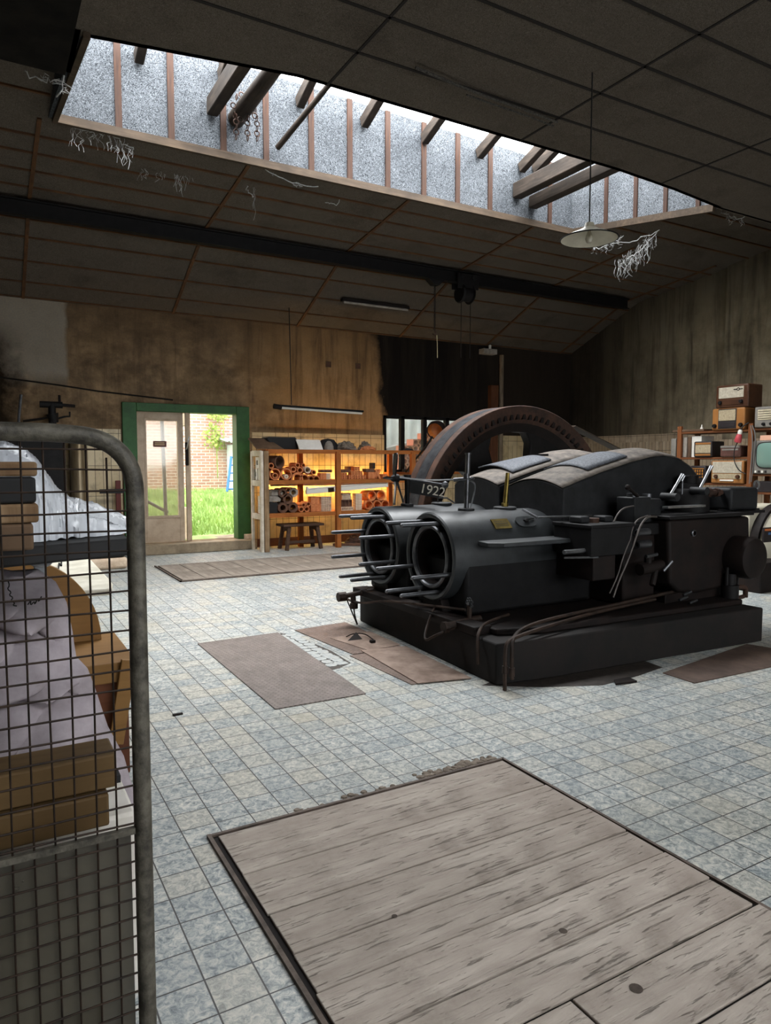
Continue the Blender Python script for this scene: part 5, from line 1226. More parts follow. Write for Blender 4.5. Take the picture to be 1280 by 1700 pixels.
# leaning boards
for k, (x0, x1, yt, mt, lb) in enumerate(((1114, 1122, 726, m_greyplastic, 'grey flat case at the left end of the second board'), (1128, 1136, 724, m_greyclay, 'pale grey flat case behind the left rack post'), (1137, 1143, 724, m_browncard, 'narrow brown folder between the flat cases'), (1144, 1160, 722, m_white, 'off-white panel leaning behind the black-cased radio'))):
    y0, y1, zb, z1 = box_px(x0, x1, yt, 757, .2, zm + .003)
    tag(obj('flat_case', M().box(GX + .06, GX + .36, y0, y1, zb, z1) if k != 0 else M().box(GX - .0, GX + .3, y0, y1, zb, z1), mt, bev=.004), lb, 'case')
obj('shelf_board', M().box(GX + .0, GX + GD, ya + .02, gy_(1112), zm - .03, zm), m_rack, rs)
# television
y0, y1, zb, z1 = box_px(1251, 1313, 728, 784, .4, ztv + .003)
tv = thing('television', 'old grey television with a green-grey screen at the right edge', 'television', (GX + .2, (y0 + y1) / 2, zb))
obj('cabinet', M().box(GX - .02, GX + .4, y0, y1, zb, z1), m_greyplastic, tv, .02, 3)
W_, H_ = y1 - y0, z1 - zb
cyv, czv = y1 - W_ * .54, zb + H_ * .56; hw, hh = W_ * .40, H_ * .37
sv = []; n_ = 40; ms = M()
def sup(t, s_, x):
    c, q = math.cos(t), math.sin(t); return (x, cyv + hw * s_ * math.copysign(abs(c) ** .45, c), czv + hh * s_ * math.copysign(abs(q) ** .45, q))
rings = [(1.0, GX - .024), (.9, GX - .04), (.6, GX - .052), (.25, GX - .057)]
vs = [sup(2 * math.pi * k / n_, s_, x) for s_, x in rings for k in range(n_)] + [(GX - .058, cyv, czv)]
fs = [(r_ * n_ + k, r_ * n_ + (k + 1) % n_, (r_ + 1) * n_ + (k + 1) % n_, (r_ + 1) * n_ + k) for r_ in range(3) for k in range(n_)] + [(3 * n_ + k, 3 * n_ + (k + 1) % n_, 4 * n_) for k in range(n_)]
obj('screen_surround', M().add([sup(2 * math.pi * k / n_, 1.08, GX - .032) for k in range(n_)] + [sup(2 * math.pi * k / n_, 1.08, GX - .01) for k in range(n_)], [tuple(range(n_)), tuple(range(n_, 2 * n_))] + [(k, (k + 1) % n_, n_ + (k + 1) % n_, n_ + k) for k in range(n_)]), m_radiodark, tv)
obj('screen', ms.add([(x - .012, y, z) for x, y, z in vs], fs), m_screen, tv)
for k in range(4): obj('button', M().box(GX - .03, GX - .018, y1 - W_ * (.14 + k * .09), y1 - W_ * (.09 + k * .09), zb + .015, zb + .045), m_radiodark if k % 2 else m_white, tv)
c = PX(1271, 723, GX)
lbx = tag(obj('price_card', M().box(GX - .01, GX, c.y - .09, c.y + .07, z1 + .003, z1 + .07), flat('card_orange_white', 'd9a58a', .7)), 'small pale orange card standing on the television', 'card')
# slide box under the TV shelf
y0, y1, zb, z1 = box_px(1252, 1312, 795, 812, .3, 1.30)
tag(obj('equipment_box', M().box(GX + .02, GX + .4, y0, y1, ztv - .25, ztv - .1), m_radiodark, bev=.01), 'dark flat apparatus under the television board', 'apparatus')
obj('shelf_board', M().box(GX + .01, GX + GD + .04, y_end, yb - .02, ztv - .28, ztv - .25), m_rack, rs, .003)
# hanging red plug with its cable, and loose grey cables
a = PX(1240, 704, GX - .05); pc_ = PX(1227, 724, GX - .09)
pg = thing('red_plug', 'red and white cable plug hanging before the radio rack', 'plug', pc_)
mxp = Matrix.Translation(pc_) @ Vector((0, .25, -1)).to_track_quat('Z', 'Y').to_matrix().to_4x4()
obj('plug_body', M(mxp).lathe([(0, -.03), (.028, -.03), (.04, .0), (.05, .07), (.04, .09), (0, .09)], (0, 0, 0), 'z', 16), simple('red_plastic', 'a83a40', 'c2525a', 8, .4, 0, 0), pg)
obj('white_cap', M(mxp).lathe([(0, -.09), (.02, -.09), (.03, -.07), (.03, -.03), (0, -.03)], (0, 0, 0), 'z', 14), m_white, pg, label='white plug cap')
obj('cable', M().tube([a + Vector((.04, 0, .02)), a + Vector((0, .05, -.02)), pc_ + Vector((0, -.02, .09))], .009, 6, 2), m_rubber, pg)
obj('cable', M().tube([pc_ + Vector((0, .02, -.09)), PX(1219, 745, GX - .08), PX(1218, 765, GX - .08), PX(1226, 781, GX - .08), PX(1238, 787, GX - .06)], .007, 6, 2), m_rubber, pg)
for k, (pts, lb) in enumerate(((((1249, 706), (1255, 722), (1252, 760), (1247, 800)), 'grey cable hanging beside the right rack post, outer strand'), (((1246, 706), (1250, 730), (1247, 770), (1244, 803)), 'grey cable hanging beside the right rack post, inner strand'))):
    tag(obj('hanging_cable', M().tube([PX(px, py, GX - .03 - .02 * k) for px, py in pts], .008, 6, 2), flat('grey_cable', '6a6763', .6)), lb, 'cable')
c = PX(1165, 711, GX + .1); tag(obj('small_bottle', M().lathe([(0, 0), (.022, 0), (.022, .05), (.008, .07), (.008, .1), (0, .1)], (GX + .1, c.y, zt + .003), 'z', 12), m_white), 'tiny white bottle standing on the top board', 'bottle')
c = PX(1145, 716, GX + .1); tag(obj('flat_papers', M().box(GX + .02, GX + .38, c.y - .3, c.y + .25, zt + .003, zt + .035), m_browncard, bev=.004), 'flat brown papers lying on the top board left of the stack', 'papers')

# ------------------------------------------------------------------ cream dynamo at the right edge
g0 = PZ(1262, 986, 0)
dy = thing('dynamo', 'cream round dynamo on a dark base at the right edge', 'dynamo', (g0.x + .7, g0.y + .5, 0))
obj('base', M().box(g0.x, g0.x + 1.3, g0.y, g0.y + .9, 0, .36), m_rustdark, dy, .015)
dcx = PY(1306, 905, g0.y + .25)
obj('end_shield', M().lathe([(0, g0.y + .18), (.25, g0.y + .19), (.42, g0.y + .24), (.5, g0.y + .32), (.5, g0.y + .4), (0, g0.y + .4)], (dcx.x, 0, dcx.z), 'y', 40), m_cream, dy)
obj('shield_rim', M().lathe([(.5, g0.y + .3), (.53, g0.y + .31), (.53, g0.y + .42), (.5, g0.y + .42)], (dcx.x, 0, dcx.z), 'y', 40, close=True), m_rustdark, dy)
obj('housing', M().box(dcx.x - .55, dcx.x + .38, g0.y + .42, g0.y + .85, .36, dcx.z + .5), m_cream, dy, .03)
sg_ = PY(1273, 884, g0.y + .17)
wp = obj('warning_plate', M().box(sg_.x - .06, sg_.x + .12, g0.y + .165, g0.y + .19, sg_.z - .12, sg_.z + .06), m_radiodark, dy)
obj('plate_stripe', M().box(sg_.x - .05, sg_.x + .11, g0.y + .16, g0.y + .165, sg_.z + .02, sg_.z + .045), flat('orange_stripe', 'c06a3a', .5), wp)
obj('plate_stripe', M().box(sg_.x + .02, sg_.x + .11, g0.y + .16, g0.y + .165, sg_.z - .03, sg_.z + .0), flat('blue_stripe', '3f5f8a', .5), wp)

# ================================================================== FLOOR HATCHES AND PLATES
ht = thing('floor_hatch', 'large grey-brown plank hatch set in the floor in the foreground', 'hatch', (1.9, 1.7, 0))
hx0, hx1, hy0, hy1 = .79, 2.3, .2, 2.79
# board joints measured along the left edge (y) and the right edge (y)
jy = [2.79, 2.47, 2.2, 1.98, 1.79, 1.585, 1.41]
ends = [2.3] * 6
for i in range(len(jy) - 1):
    a, b = jy[i], jy[i + 1]
    obj('plank', M(Matrix.Translation((0, random.uniform(-.002, .002), 0))).box(hx0 + random.uniform(0, .012), hx1 - random.uniform(.0, .012), b + .004, a - .004, .001, .012 + random.uniform(-.002, .002)), m_hatch, ht, .003)
yy = 1.41
for k, (b, xs) in enumerate(((1.17, (.79, 1.42, 2.32)), (.95, (.79, 2.32)), (.72, (.79, 2.32)), (.5, (.79, 2.32)))):
    for x0, x1 in zip(xs, xs[1:]):
        obj('plank', M().box(x0 + .004, x1 - .004, b + .004, yy - .005, .001, .012 + random.uniform(-.002, .002)), m_hatch, ht, .003)
    yy = b
rim_m = simple('rusty_angle_rim', '463c35', '6e6057', 10, .7, .1, .3)
obj('steel_rim', M().box(hx0 - .03, hx0 - .014, .5, hy1 + .026, 0, .014).box(hx0 - .014, hx1 + .02, hy1 + .012, hy1 + .026, 0, .012).box(hx1 + .008, hx1 + .022, 1.2, hy1 + .026, 0, .012), rim_m, ht)
obj('hatch_bed', M().box(hx0 - .014, 2.325, .5, hy1 + .012, 0, .0015), m_joint, ht)
ks = M()
for px, py, r_ in ((1056, 1640, .02), (655, 1520, .01), (935, 1545, .016)):
    c = PZ(px, py, .0145); ks.lathe([(0, 0), (r_, 0), (r_ * .6, .0006), (0, .0006)], (c.x, c.y, .0135), 'z', 14)
obj('plank_knots', ks, simple('dark_knot', '3f3630', '564b43', 30, .9), ht)
cr2 = M()
for _ in range(150):
    t = random.random() ** .8; px = 700 + 130 * t if random.random() < .75 else random.uniform(480, 830)
    c = PZ(px, 1390 - .2576 * (px - 342), 0); r_ = random.uniform(.006, .02)
    cr2.lathe([(0, 0), (r_, 0), (r_ * .7, r_ * .35), (0, r_ * .4)], (c.x, hy1 + .032 + r_ + abs(random.gauss(0, .022 if px > 690 else .006)), 0), 'z', random.randint(5, 8))
tag(obj('mortar_crumbs', cr2, simple('crumbled_mortar', '5d5349', '867a6e', 20, .95, 0, .4)), 'crumbled mortar along the far edge of the foreground hatch', 'rubble', kind='stuff')

tag(obj('chequer_plate', M().prism([(1.555, 4.11), (2.19, 4.09), (2.30, 5.99), (1.56, 5.96)], 'z', 0, .008), m_platea), 'large rust-brown chequer plate lying on the floor before the engine', 'floor plate')
pp_ = [PZ(px, py, 0) for px, py in ((492, 1046), (575, 1034), (650, 1090), (585, 1100))]
tag(obj('chequer_plate', M().prism([(2.47, 6.0), (3.02, 6.06), (3.02, 5.0), (2.56, 5.0)], 'z', 0, .007), m_plateb), 'rusty chequer plate beside the far corner of the plinth', 'floor plate')
tag(obj('chequer_plate', M().prism([(2.52, 4.98), (2.70, 4.98), (2.70, 4.12), (2.56, 4.10)], 'z', 0, .006), m_plateb), 'narrow rusty chequer strip beside the smooth dusty sheet', 'floor plate')
tag(obj('metal_sheet', M().prism([(2.66, 5.05), (3.05, 4.98), (3.0, 4.0), (2.60, 4.09)], 'z', .0075, .013), m_sheetmetal), 'smooth dusty metal sheet along the foot of the plinth', 'floor sheet')
tag(obj('metal_sheet', M().prism([(2.62, 5.55), (3.04, 5.6), (3.04, 5.05), (2.72, 5.02)], 'z', .0075, .011), m_sheetmetal), 'smaller bent metal sheet on the rusty chequer plate', 'floor sheet')
c = PZ(588, 1062, 0)
fb_ = M().add([(c.x - .09, c.y - .05, .012), (c.x + .05, c.y - .06, .012), (c.x + .05, c.y + .07, .012), (c.x + .03, c.y + .02, .06)], [(0, 1, 3), (1, 2, 3), (0, 3, 2), (0, 2, 1)])
tag(obj('bent_flap', fb_, m_rustdark), 'dark bent-up metal corner on the rusty plates', 'flap')
c = PZ(618, 1067, .011); tag(obj('stone_chip', M().box(c.x - .02, c.x + .025, c.y - .02, c.y + .02, .011, .035), m_rustdark, bev=.006), 'small dark stone on the bent sheet', 'stone')
a_, b_ = PZ(575, 1057, .02), PZ(620, 1062, .02)
tag(obj('wire_offcut', M().tube([a_, PZ(585, 1052, .03), PZ(605, 1051, .04), b_], .005, 6, 2), m_rustdark), 'bent wire lying on the rusty plates', 'wire')
# cracked tiles between the plates
m_palecrack = simple('broken_tile_glaze', '8d9294', 'b7b7b1', 25, .5, 0, .1)
for k in range(24):
    i_, j_ = k % 2, k // 2
    x_ = 2.285 + i_ * .092 + .008 * math.sin(k * 5.1); y_ = 5.86 - j_ * .094 + .012 * math.sin(k * 3.3); a0 = random.uniform(-.25, .25); r_ = random.uniform(.044, .056)
    pl_ = [(x_ + r_ * random.uniform(.8, 1.08) * math.copysign(abs(math.cos(a0 + t)) ** .6, math.cos(a0 + t)), y_ + r_ * random.uniform(.8, 1.08) * math.copysign(abs(math.sin(a0 + t)) ** .6, math.sin(a0 + t))) for t in [math.pi * q / 4 + .2 for q in range(8)]]
    tag(obj('broken_tile', M().prism(pl_, 'z', .0014, .004), m_palecrack), 'loose broken tile fragment in the dark patch between the two chequer plates', 'tile', 'broken tile fragments between the plates')
tag(obj('tar_patch', M().prism([(2.31, 5.97), (2.36, 5.92), (2.42, 5.6), (2.46, 5.2), (2.44, 4.8), (2.3, 4.72), (2.215, 4.7), (2.305, 5.9)], 'z', .0, .0012), simple('tar_stain', '39332f', '55504a', 18, .9, 0, 0)), 'dark bare patch of floor between the two chequer plates', 'patch', kind='stuff')
# plate and stains at the front foot of the engine
q = [PZ(px, py, 0) for px, py in ((1100, 1118), (1153, 1135), (1280, 1108), (1330, 1085), (1240, 1070))]
tag(obj('metal_sheet', M().prism([(p.x, p.y) for p in q], 'z', 0, .006), simple('brown_floor_sheet', '3c2f28', '5e4c42', 4, .7, 0, .2)), 'brown metal sheet on the floor in front of the plinth right half', 'floor sheet')
q = [PZ(px, py, 0) for px, py in ((800, 1138), (900, 1141), (1000, 1138), (1060, 1122), (1100, 1108), (1050, 1090), (900, 1100))]
tag(obj('oil_stain', M().prism([(p.x, p.y) for p in q], 'z', 0, .0012), simple('oil_black', '1d1815', '37302b', 14, .6, 0, .1)), 'black oily dirt along the front foot of the plinth', 'stain', kind='stuff')
c = PZ(1035, 1133, 0); tag(obj('tile_shard', M().prism([(c.x - .1, c.y - .02), (c.x + .08, c.y - .05), (c.x + .1, c.y + .04), (c.x - .04, c.y + .05)], 'z', .0013, .014), m_rustdark), 'dark broken slab lying by the front foot of the plinth', 'slab')
# far plank hatch
fh = thing('floor_hatch', 'grey plank hatch in the far floor before the brick shelf', 'hatch', (3.6, 10.0, 0))
fx_ = [2.24, 2.55, 2.92, 3.3, 3.68, 4.05, 4.42, 4.8, 5.2, 5.6]
for a, b in zip(fx_, fx_[1:]):
    y1 = 10.75 - random.uniform(0, .02); obj('plank', M().box(a + .005, b - .005, 9.24, y1, .001, .022), m_hatchfar, fh, .003)
obj('steel_rim', M().box(2.2, 2.22, 9.2, 10.78, 0, .02).box(2.2, 5.62, 9.2, 9.222, 0, .02), rim_m, fh)
c = PZ(295, 1187, 0); tag(obj('floor_crumb', M().box(c.x - .03, c.x + .03, c.y - .01, c.y + .01, 0, .01), m_rustdark), 'small dark crumb alone on the tiles left of the large chequer plate', 'crumb')

# ================================================================== WIRE MESH GATE IN THE FOREGROUND
GY = 1.45
gt_ = thing('mesh_gate', 'tubular grey wire-mesh cage gate with a rounded corner at the left edge', 'gate', (-.3, GY, 0))
path = [(-700, 705), (-200, 712), (60, 717), (110, 720), (150, 724), (185, 738), (210, 762), (224, 795), (228, 850), (229, 1000), (231, 1300), (232, 1700)]
pts = [PY(px, py, GY) for px, py in path]
for p_ in pts[7:]: p_.x = .262
xpost = .262
pts[0].z = pts[1].z; pts[-1].z = 0.0
GRD = .0175
obj('gate_frame', M().tube(pts[:2] + pts[2:3] + pts[3:], GRD, 14, 2), m_gate, gt_)
xl_ = pts[0].x + .02
obj('gate_post', M().cyl((xl_, GY, 0), (xl_, GY, pts[0].z), GRD, seg=14), m_gate, gt_)
r0, r1 = PY(0, 1424, GY), PY(215, 1370, GY)
obj('middle_rail', M().beam((xl_, GY, r1.z - .012), (xpost, GY, r1.z - .012),   .012, .013), m_gate, gt_)
zr = r1.z
wires = M()
wx = [PY(px, 1000, GY).x for px in (5, 43, 80, 118, 151, 183)]
dxw = (wx[-1] - wx[0]) / 5
xs = [wx[0] + dxw * k for k in range(-26, 6)]
ztop = PY(100, 735, GY).z
for k, x in enumerate(xs):
    if x < xl_ + .01: continue
    zt_ = ztop if x < PY(150, 760, GY).x else (PY(168, 752, GY).z if x < PY(170, 760, GY).x else PY(190, 770, GY).z)
    wires.tube([(x, GY, .04), (x + .002 * math.sin(k * 2.1), GY + .002, .6), (x + .003 * math.sin(k * 1.3), GY + .002, 1.1), (x, GY, zt_ + .012)], .0021, 6)
z = ztop - .012; k = 0
while z > .06:
    xr = xpost - .008 if z < PY(200, 800, GY).z else PY(205, 775, GY).x
    wires.tube([(xl_, GY - .004, z), (-.4, GY - .004, z + .002 * math.sin(k)), (.1, GY - .004, z + .003 * math.sin(k * 1.7)), (xr, GY - .004, z)], .0021, 6); z -= .0395; k += 1
obj('wire_mesh', wires, m_wire, gt_)
gp = N('dusty_plastic_sheet'); gp.col(hx('6a6353')); gp.set(.3, 0, .5)
f_ = gp.noise(2.2, 6, .65); gp.col(gp.ramp(f_, [(.3, hx('37332a')), (.7, hx('5a5447'))]))
gp.b.inputs['Alpha'].default_value = .8
obj('plastic_sheet', M().box(xl_ + .02, xpost - .022, GY + .012, GY + .016, .05, zr - .025), gp.m, gt_, label='dusty translucent sheet behind the lower mesh')

# ------------------------------------------------------------------ things piled behind the gate
WB_Y0, WB_Y1 = 1.85, 2.6
wbn = thing('storage_rack', 'dark rack with a black board behind the wire mesh', 'rack', (-.1, 2.2, 0))
bl_, br_ = PY(0, 900, 2.2), PY(212, 872, 2.2)
obj('board', M().prism([(-1.2, 1.88), (.02, 1.85), (.335, 1.95), (.36, 2.3), (.3, 2.5), (-1.2, 2.5)], 'z', 1.305, 1.35), m_blacksheet, wbn, .006, label='black rack board')
mpost = PY(66, 940, 2.44)
m_galv = simple('galvanised_post', '7d7f84', '9a9ca0', 8, .45, .6, .1)
obj('rack_post', M().box(mpost.x - .016, mpost.x + .016, 2.44, 2.47, 0.0, 1.31), m_galv, wbn, .003)
obj('rack_post', M().box(-1.0, -.97, 2.1, 2.13, 0.0, 1.31), m_galv, wbn, .003)
hk = PY(60, 920, 2.41)
obj('hook', M().tube([(hk.x - .02, 2.43, hk.z + .02), (hk.x - .035, 2.39, hk.z + .0), (hk.x - .01, 2.38, hk.z - .03), (hk.x + .03, 2.39, hk.z - .035), (hk.x + .045, 2.40, hk.z - .015)], .007, 8, 2), m_galv, wbn)
# bubble-wrapped tapered piece on the board
m_bub = N('bubble_wrap'); vv_ = m_bub.n('ShaderNodeTexVoronoi'); vv_.inputs['Scale'].default_value = 48; m_bub.t.links.new(m_bub.vec(), vv_.inputs['Vector'])
fo = m_bub.noise(6, 5, .6); m_bub.col(m_bub.ramp(fo, [(.3, hx('a9adb6')), (.7, hx('e0e3e8'))])); m_bub.set(.22, 0, .6); m_bub.bump(vv_.outputs['Distance'], -1.0, .03)
top_px = [(-160, 712), (-60, 722), (0, 733), (30, 740), (52, 752), (70, 775), (88, 803), (105, 820), (125, 828), (150, 833), (180, 846), (206, 856)]
tp = [PY(px, py, 2.15) for px, py in top_px]
zb_ = 1.352
def bw(u, v):
    i = u * (len(tp) - 1); k = min(int(i), len(tp) - 2); p = tp[k].lerp(tp[k + 1], i - k)
    wd = .07 + .16 * (1 - u)
    a = v * math.pi; w_ = .004 * math.sin(u * 60 + 3 * v) + .004 * math.sin(v * 40 + u * 13)
    return Vector((p.x, 2.13 - wd * math.cos(a) + w_, zb_ + (p.z - zb_) * (math.sin(a) ** .6 if 0 < v < 1 else 0) + w_ * .6))
bwr = {}
def bw2(u, v):
    p = bw(u, v); p.z = max(zb_, p.z + random.uniform(-.002, .002) * (0 < v < 1)); p.y += random.uniform(-.0025, .0025); return p
bwm = M().sheet(bw2, 110, 48)
tag(obj('wrapped_panel', bwm, m_bub.m), 'white bubble-wrapped tapering piece on the black board behind the mesh', 'wrapped object')
for k, (x1, z0, z1, lb, mt) in enumerate(((.075, .0, .06, 'lowest dark timber block on the black board', m_browncard), (.10, .062, .105, 'second timber block, sticking out furthest, on the black board', m_pineold), (.085, .107, .165, 'third dark timber block of the pile behind the mesh', m_blacksheet), (.075, .167, .20, 'pale timber block near the top of the pile behind the mesh', m_pineold))):
    tag(obj('timber_block', M().box(-.5 - .05 * k, PY(60 if k != 1 else 66, 850, 1.87).x - .012 + .004 * k, 1.78, 1.885, 1.352 + z0, 1.352 + z1), mt, bev=.006), lb, 'timber', 'timber blocks piled behind the mesh')
# white table further back
m_tabletop = simple('worn_white_table_paint', 'b3ad9c', 'd8d3c4', 5, .5, 0, .1)
wt = thing('white_table', 'long worn white table beyond the mesh gate', 'table', (.3, 6.0, 0))
obj('table_top', M().prism([(-1.0, 4.85), (.705, 4.76), (.745, 5.0), (.80, 7.55), (-1.0, 7.65)], 'z', .70, .75), m_tabletop, wt, .015)
for x, y in ((.48, 5.0), (.6, 7.3), (-.8, 5.0), (-.8, 7.3)): obj('leg', M().beam((x, y, 0), (x, y, .70), .07, .07), m_browncard, wt, .005)
obj('apron', M().box(.42, .46, 5.0, 7.4, .6, .70), m_browncard, wt)
cb_ = PZ(110, 935, .76)
sq = [PZ(88, 948, .757), PZ(92, 953, .757), PZ(93, 943, .757), PZ(97, 946, .757), PZ(98, 935, .757), PZ(102, 939, .757), PZ(102, 928, .757), PZ(106, 930, .757), PZ(105, 919, .757), PZ(109, 922, .757), PZ(107, 911, .757), PZ(111, 914, .757), PZ(109, 905, .757)]
tag(obj('coiled_wire', M().tube(sq, .006, 6), m_rubber), 'black zigzag wire lying on the white table', 'wire')
# plywood half-round and box
m_ply = wood('yellow_plywood', '7d5a30', '9c7544', 'x', .6, .6, .1)
pcx, pr_ = PY(20, 1045, 4.1).x, PY(168, 1045, 4.1).x - PY(20, 1045, 4.1).x
zb2 = .58
arc = [(pcx + pr_ * math.cos(t), zb2 + (PY(60, 925, 4.1).z - zb2) * math.sin(t)) for t in [math.pi * k / 24 for k in range(25)]]
tag(obj('plywood_arch', M().prism(arc, 'y', 4.09, 4.14), m_ply, bev=.004), 'half-round plywood panel standing on the wooden box behind the mesh', 'panel')
wbx = thing('plywood_box', 'brown wooden box with a yellow plywood rim behind the mesh', 'box', (.3, 3.9, 0))
obj('box_body', M().box(-.6, .60, 3.62, 4.25, .0, .52), wood('brown_box_wood', '5a3320', '7d4b2e', 'x', .6, .6, .1), wbx, .006)
obj('box_rim', M().box(-.62, .635, 3.58, 4.28, .48, .58), m_ply, wbx, .006)
obj('brace', M().beam(PY(192, 1235, 3.56), PY(214, 1095, 3.56), .07, .03, up=(0, 1, 0)), m_ply, wbx, .004)
# draped lilac-grey cloth
m_lilac = simple('lilac_grey_cloth', '8f8589', 'b0a6ac', 8, .9, 0, .15)
edge = [(-60, 935), (20, 948), (62, 945), (92, 966), (110, 1000), (120, 1050), (126, 1090), (145, 1110), (160, 1150), (178, 1205), (205, 1255), (218, 1300), (246, 1330), (248, 1360)]
ev = [PY(px, py, 2.34 - .40 * k / (len(edge) - 1)) for k, (px, py) in enumerate(edge)]
stand = thing('sculpture_stand', 'dark stand under the draped cloth behind the mesh', 'stand', (-.1, 2.0, 0))
obj('stand_body', M().box(-.7, .04, 2.12, 2.4, .0, .62).box(-.7, .0, 2.25, 2.42, .62, 1.0), m_rustdark, stand)
def drape(u, v):
    i = u * (len(ev) - 1); k = min(int(i), len(ev) - 2); p = ev[k].lerp(ev[k + 1], i - k)
    left = Vector((-.55, p.y - .06, p.z - .03 - .1 * v))
    q_ = p.lerp(left, v)
    rd = lambda t: 1 - 2 * abs(math.sin(t)) ** .7
    fold = .055 * rd(u * 15 + v * 5.5 + .8 * math.sin(v * 4)) + .02 * rd(u * 27 - v * 5 + 1) + .012 * math.sin(v * 18 + u * 9)
    sag = -.10 * math.sin(v * math.pi) * (.3 + u) - .05 * v
    return Vector((q_.x, q_.y - .05 * math.sin(min(1, v * 6) * math.pi / 2) + fold * min(1, v * 8), q_.z + sag + fold * .6 * min(1, v * 8)))
tag(obj('draped_cloth', M().sheet(drape, 130, 80), m_lilac, solid=.004), 'lilac-grey folded cloth draped behind the wire mesh', 'cloth')
sqz = [PY(px, py, 2.14) for px, py in ((13, 963), (16, 972), (12, 978), (19, 983), (15, 988), (22, 992), (18, 997), (25, 1001), (21, 1005), (28, 1006))]
tag(obj('embroidery_thread', M().tube(sqz, .0018, 6, 1), m_rubber), 'black curly thread stitched on the draped cloth', 'thread')
sqz = [PY(px, py, 2.12) for px, py in ((46, 1004), (52, 996), (50, 1006), (58, 997), (57, 1005), (63, 993), (64, 1000), (69, 990))]
tag(obj('embroidery_thread', M().tube(sqz, .0018, 6, 1), m_rubber), 'second curly black thread on the cloth, further right', 'thread')
# pine beams and the white crate at the bottom
m_yel = wood('yellow_pine', '5a4529', '78603f', 'x', .8, .65, .15)
ta_, tb_ = PY(190, 1243, 1.72), PY(183, 1292, 1.72)
wcr = tag(obj('white_crate', M().box(-.6, PY(216, 1330, 1.74).x, 1.66, 1.90, .3, PY(180, 1345, 1.7).z), m_white, bev=.008), 'white crate behind the bottom of the upper mesh', 'crate')
zc0 = PY(180, 1345, 1.7).z
tag(obj('crate_stand', M().box(-.55, .2, 1.68, 1.88, 0, .299), m_rustdark), 'low dark stand under the white crate', 'stand')
tag(obj('pine_beam', M().box(-.7, PY(176, 1300, 1.66).x, 1.62, 1.72, zc0 + .002, zc0 + .075), m_yel, bev=.005), 'lower yellow pine beam lying behind the mesh', 'beam')
tag(obj('pine_beam', M().box(-.7, PY(189, 1260, 1.68).x, 1.64, 1.75, zc0 + .078, zc0 + .155), m_yel, bev=.005), 'upper yellow pine beam lying on the lower one behind the mesh', 'beam')
tag(obj('black_strap', M().box(PY(168, 1285, 1.66).x, PY(205, 1285, 1.66).x, 1.70, 1.735, zc0 + .06, zc0 + .077), m_blacksheet), 'black strap sticking out between the two pine beams', 'strap')
# far left: cushions, metal drum, dark cabinet, red bar, wall pump, rod
pc2 = PZ(178, 946, 0)
for k, (z0, z1, mt, lb) in enumerate(((.0, .17, m_palebrick, 'pale bottom cushion of the stack on the floor left of the door'), (.172, .27, m_blacksheet, 'dark middle cushion of the stack left of the door'), (.272, .42, m_browncard, 'brown top cushion of the stack left of the door'))):
    tag(obj('cushion', M().box(.75, 1.83 - .02 * k, pc2.y - .02, pc2.y + .75, z0, z1), mt, bev=.05, seg=3), lb, 'cushion', 'cushions stacked left of the door')
a_, b_ = PY(115, 780, 12.1), PY(146, 780, 12.1)
tag(obj('metal_flue', M().cyl(((a_.x + b_.x) / 2, 12.1, 0), ((a_.x + b_.x) / 2, 12.1, 2.05), (b_.x - a_.x) / 2, seg=28), simple('tarnished_metal', '6b5a3f', '94866f', 3, .3, .6, .1, (4, 4, .5))), 'shiny tarnished metal cylinder standing against the far wall left of the door', 'cylinder')
a_, b_ = PY(55, 780, 11.95), PY(112, 780, 11.95)
cbn = thing('dark_cabinet', 'dark cabinet beside the metal cylinder left of the door', 'cabinet', ((a_.x + b_.x) / 2, 12.1, 0))
obj('cabinet_body', M().box(a_.x - .9, b_.x - .02, 11.95, 12.35, 0, 1.95), m_rustdark, cbn, .01)
obj('cabinet_door', M().box(a_.x - .2, b_.x - .06, 11.93, 11.95, .1, 1.9), m_black, cbn, .006)
a_ = PY(199, 800, 12.1)
rb_ = thing('red_bar', 'red painted upright bar left of the green door frame', 'bar', (a_.x, 12.2, 0))
obj('bar', M().box(a_.x - .05, a_.x + .03, 12.2, 12.26, 0, PY(199, 798, 12.1).z), flat('red_paint', '52180f', .5), rb_, .006)
obj('crosspiece', M().box(a_.x - .3, a_.x + .08, 12.18, 12.2, 1.05, 1.12), m_blacksheet, rb_)
c = PY(92, 672, 12.1)
vp2 = thing('wall_pump', 'black cast-iron valve jutting above the gate frame before the far wall', 'valve', (c.x, 12.1, c.z - .25))
obj('valve_body', M().cyl((c.x - .05, 12.1, 1.96), (c.x - .05, 12.1, c.z + .02), .055, seg=12).cyl((c.x - .22, 12.1, c.z), (c.x + .1, 12.1, c.z), .05, seg=12).cyl((c.x - .05, 12.1, c.z - .14), (c.x - .02, 12.1, c.z - .28), .09, .06, 12), m_black, vp2)
obj('valve_spindle', M().cyl((c.x + .06, 12.1, c.z), (c.x + .06, 12.1, c.z + .15), .02, seg=8).cyl((c.x + .1, 12.1, c.z), (c.x + .28, 12.1, c.z - .01), .025, seg=8), m_rustdark, vp2)
obj('valve_arm', M().tube([(c.x, 12.1, c.z - .22), (c.x + .12, 12.1, c.z - .18), (c.x + .2, 12.1, c.z - .17), (c.x + .2, 12.1, c.z - .1)], .015, 8), m_black, vp2)
obj('feed_pipe', M().tube([(c.x - .05, 12.1, c.z - .18), (c.x - .2, 12.15, c.z - .22), (c.x - .45, 12.2, c.z - .26)], .018, 8), m_rustdark, vp2)
a_, b_ = PY(35, 655, 11.0), PY(31, 698, 11.0)
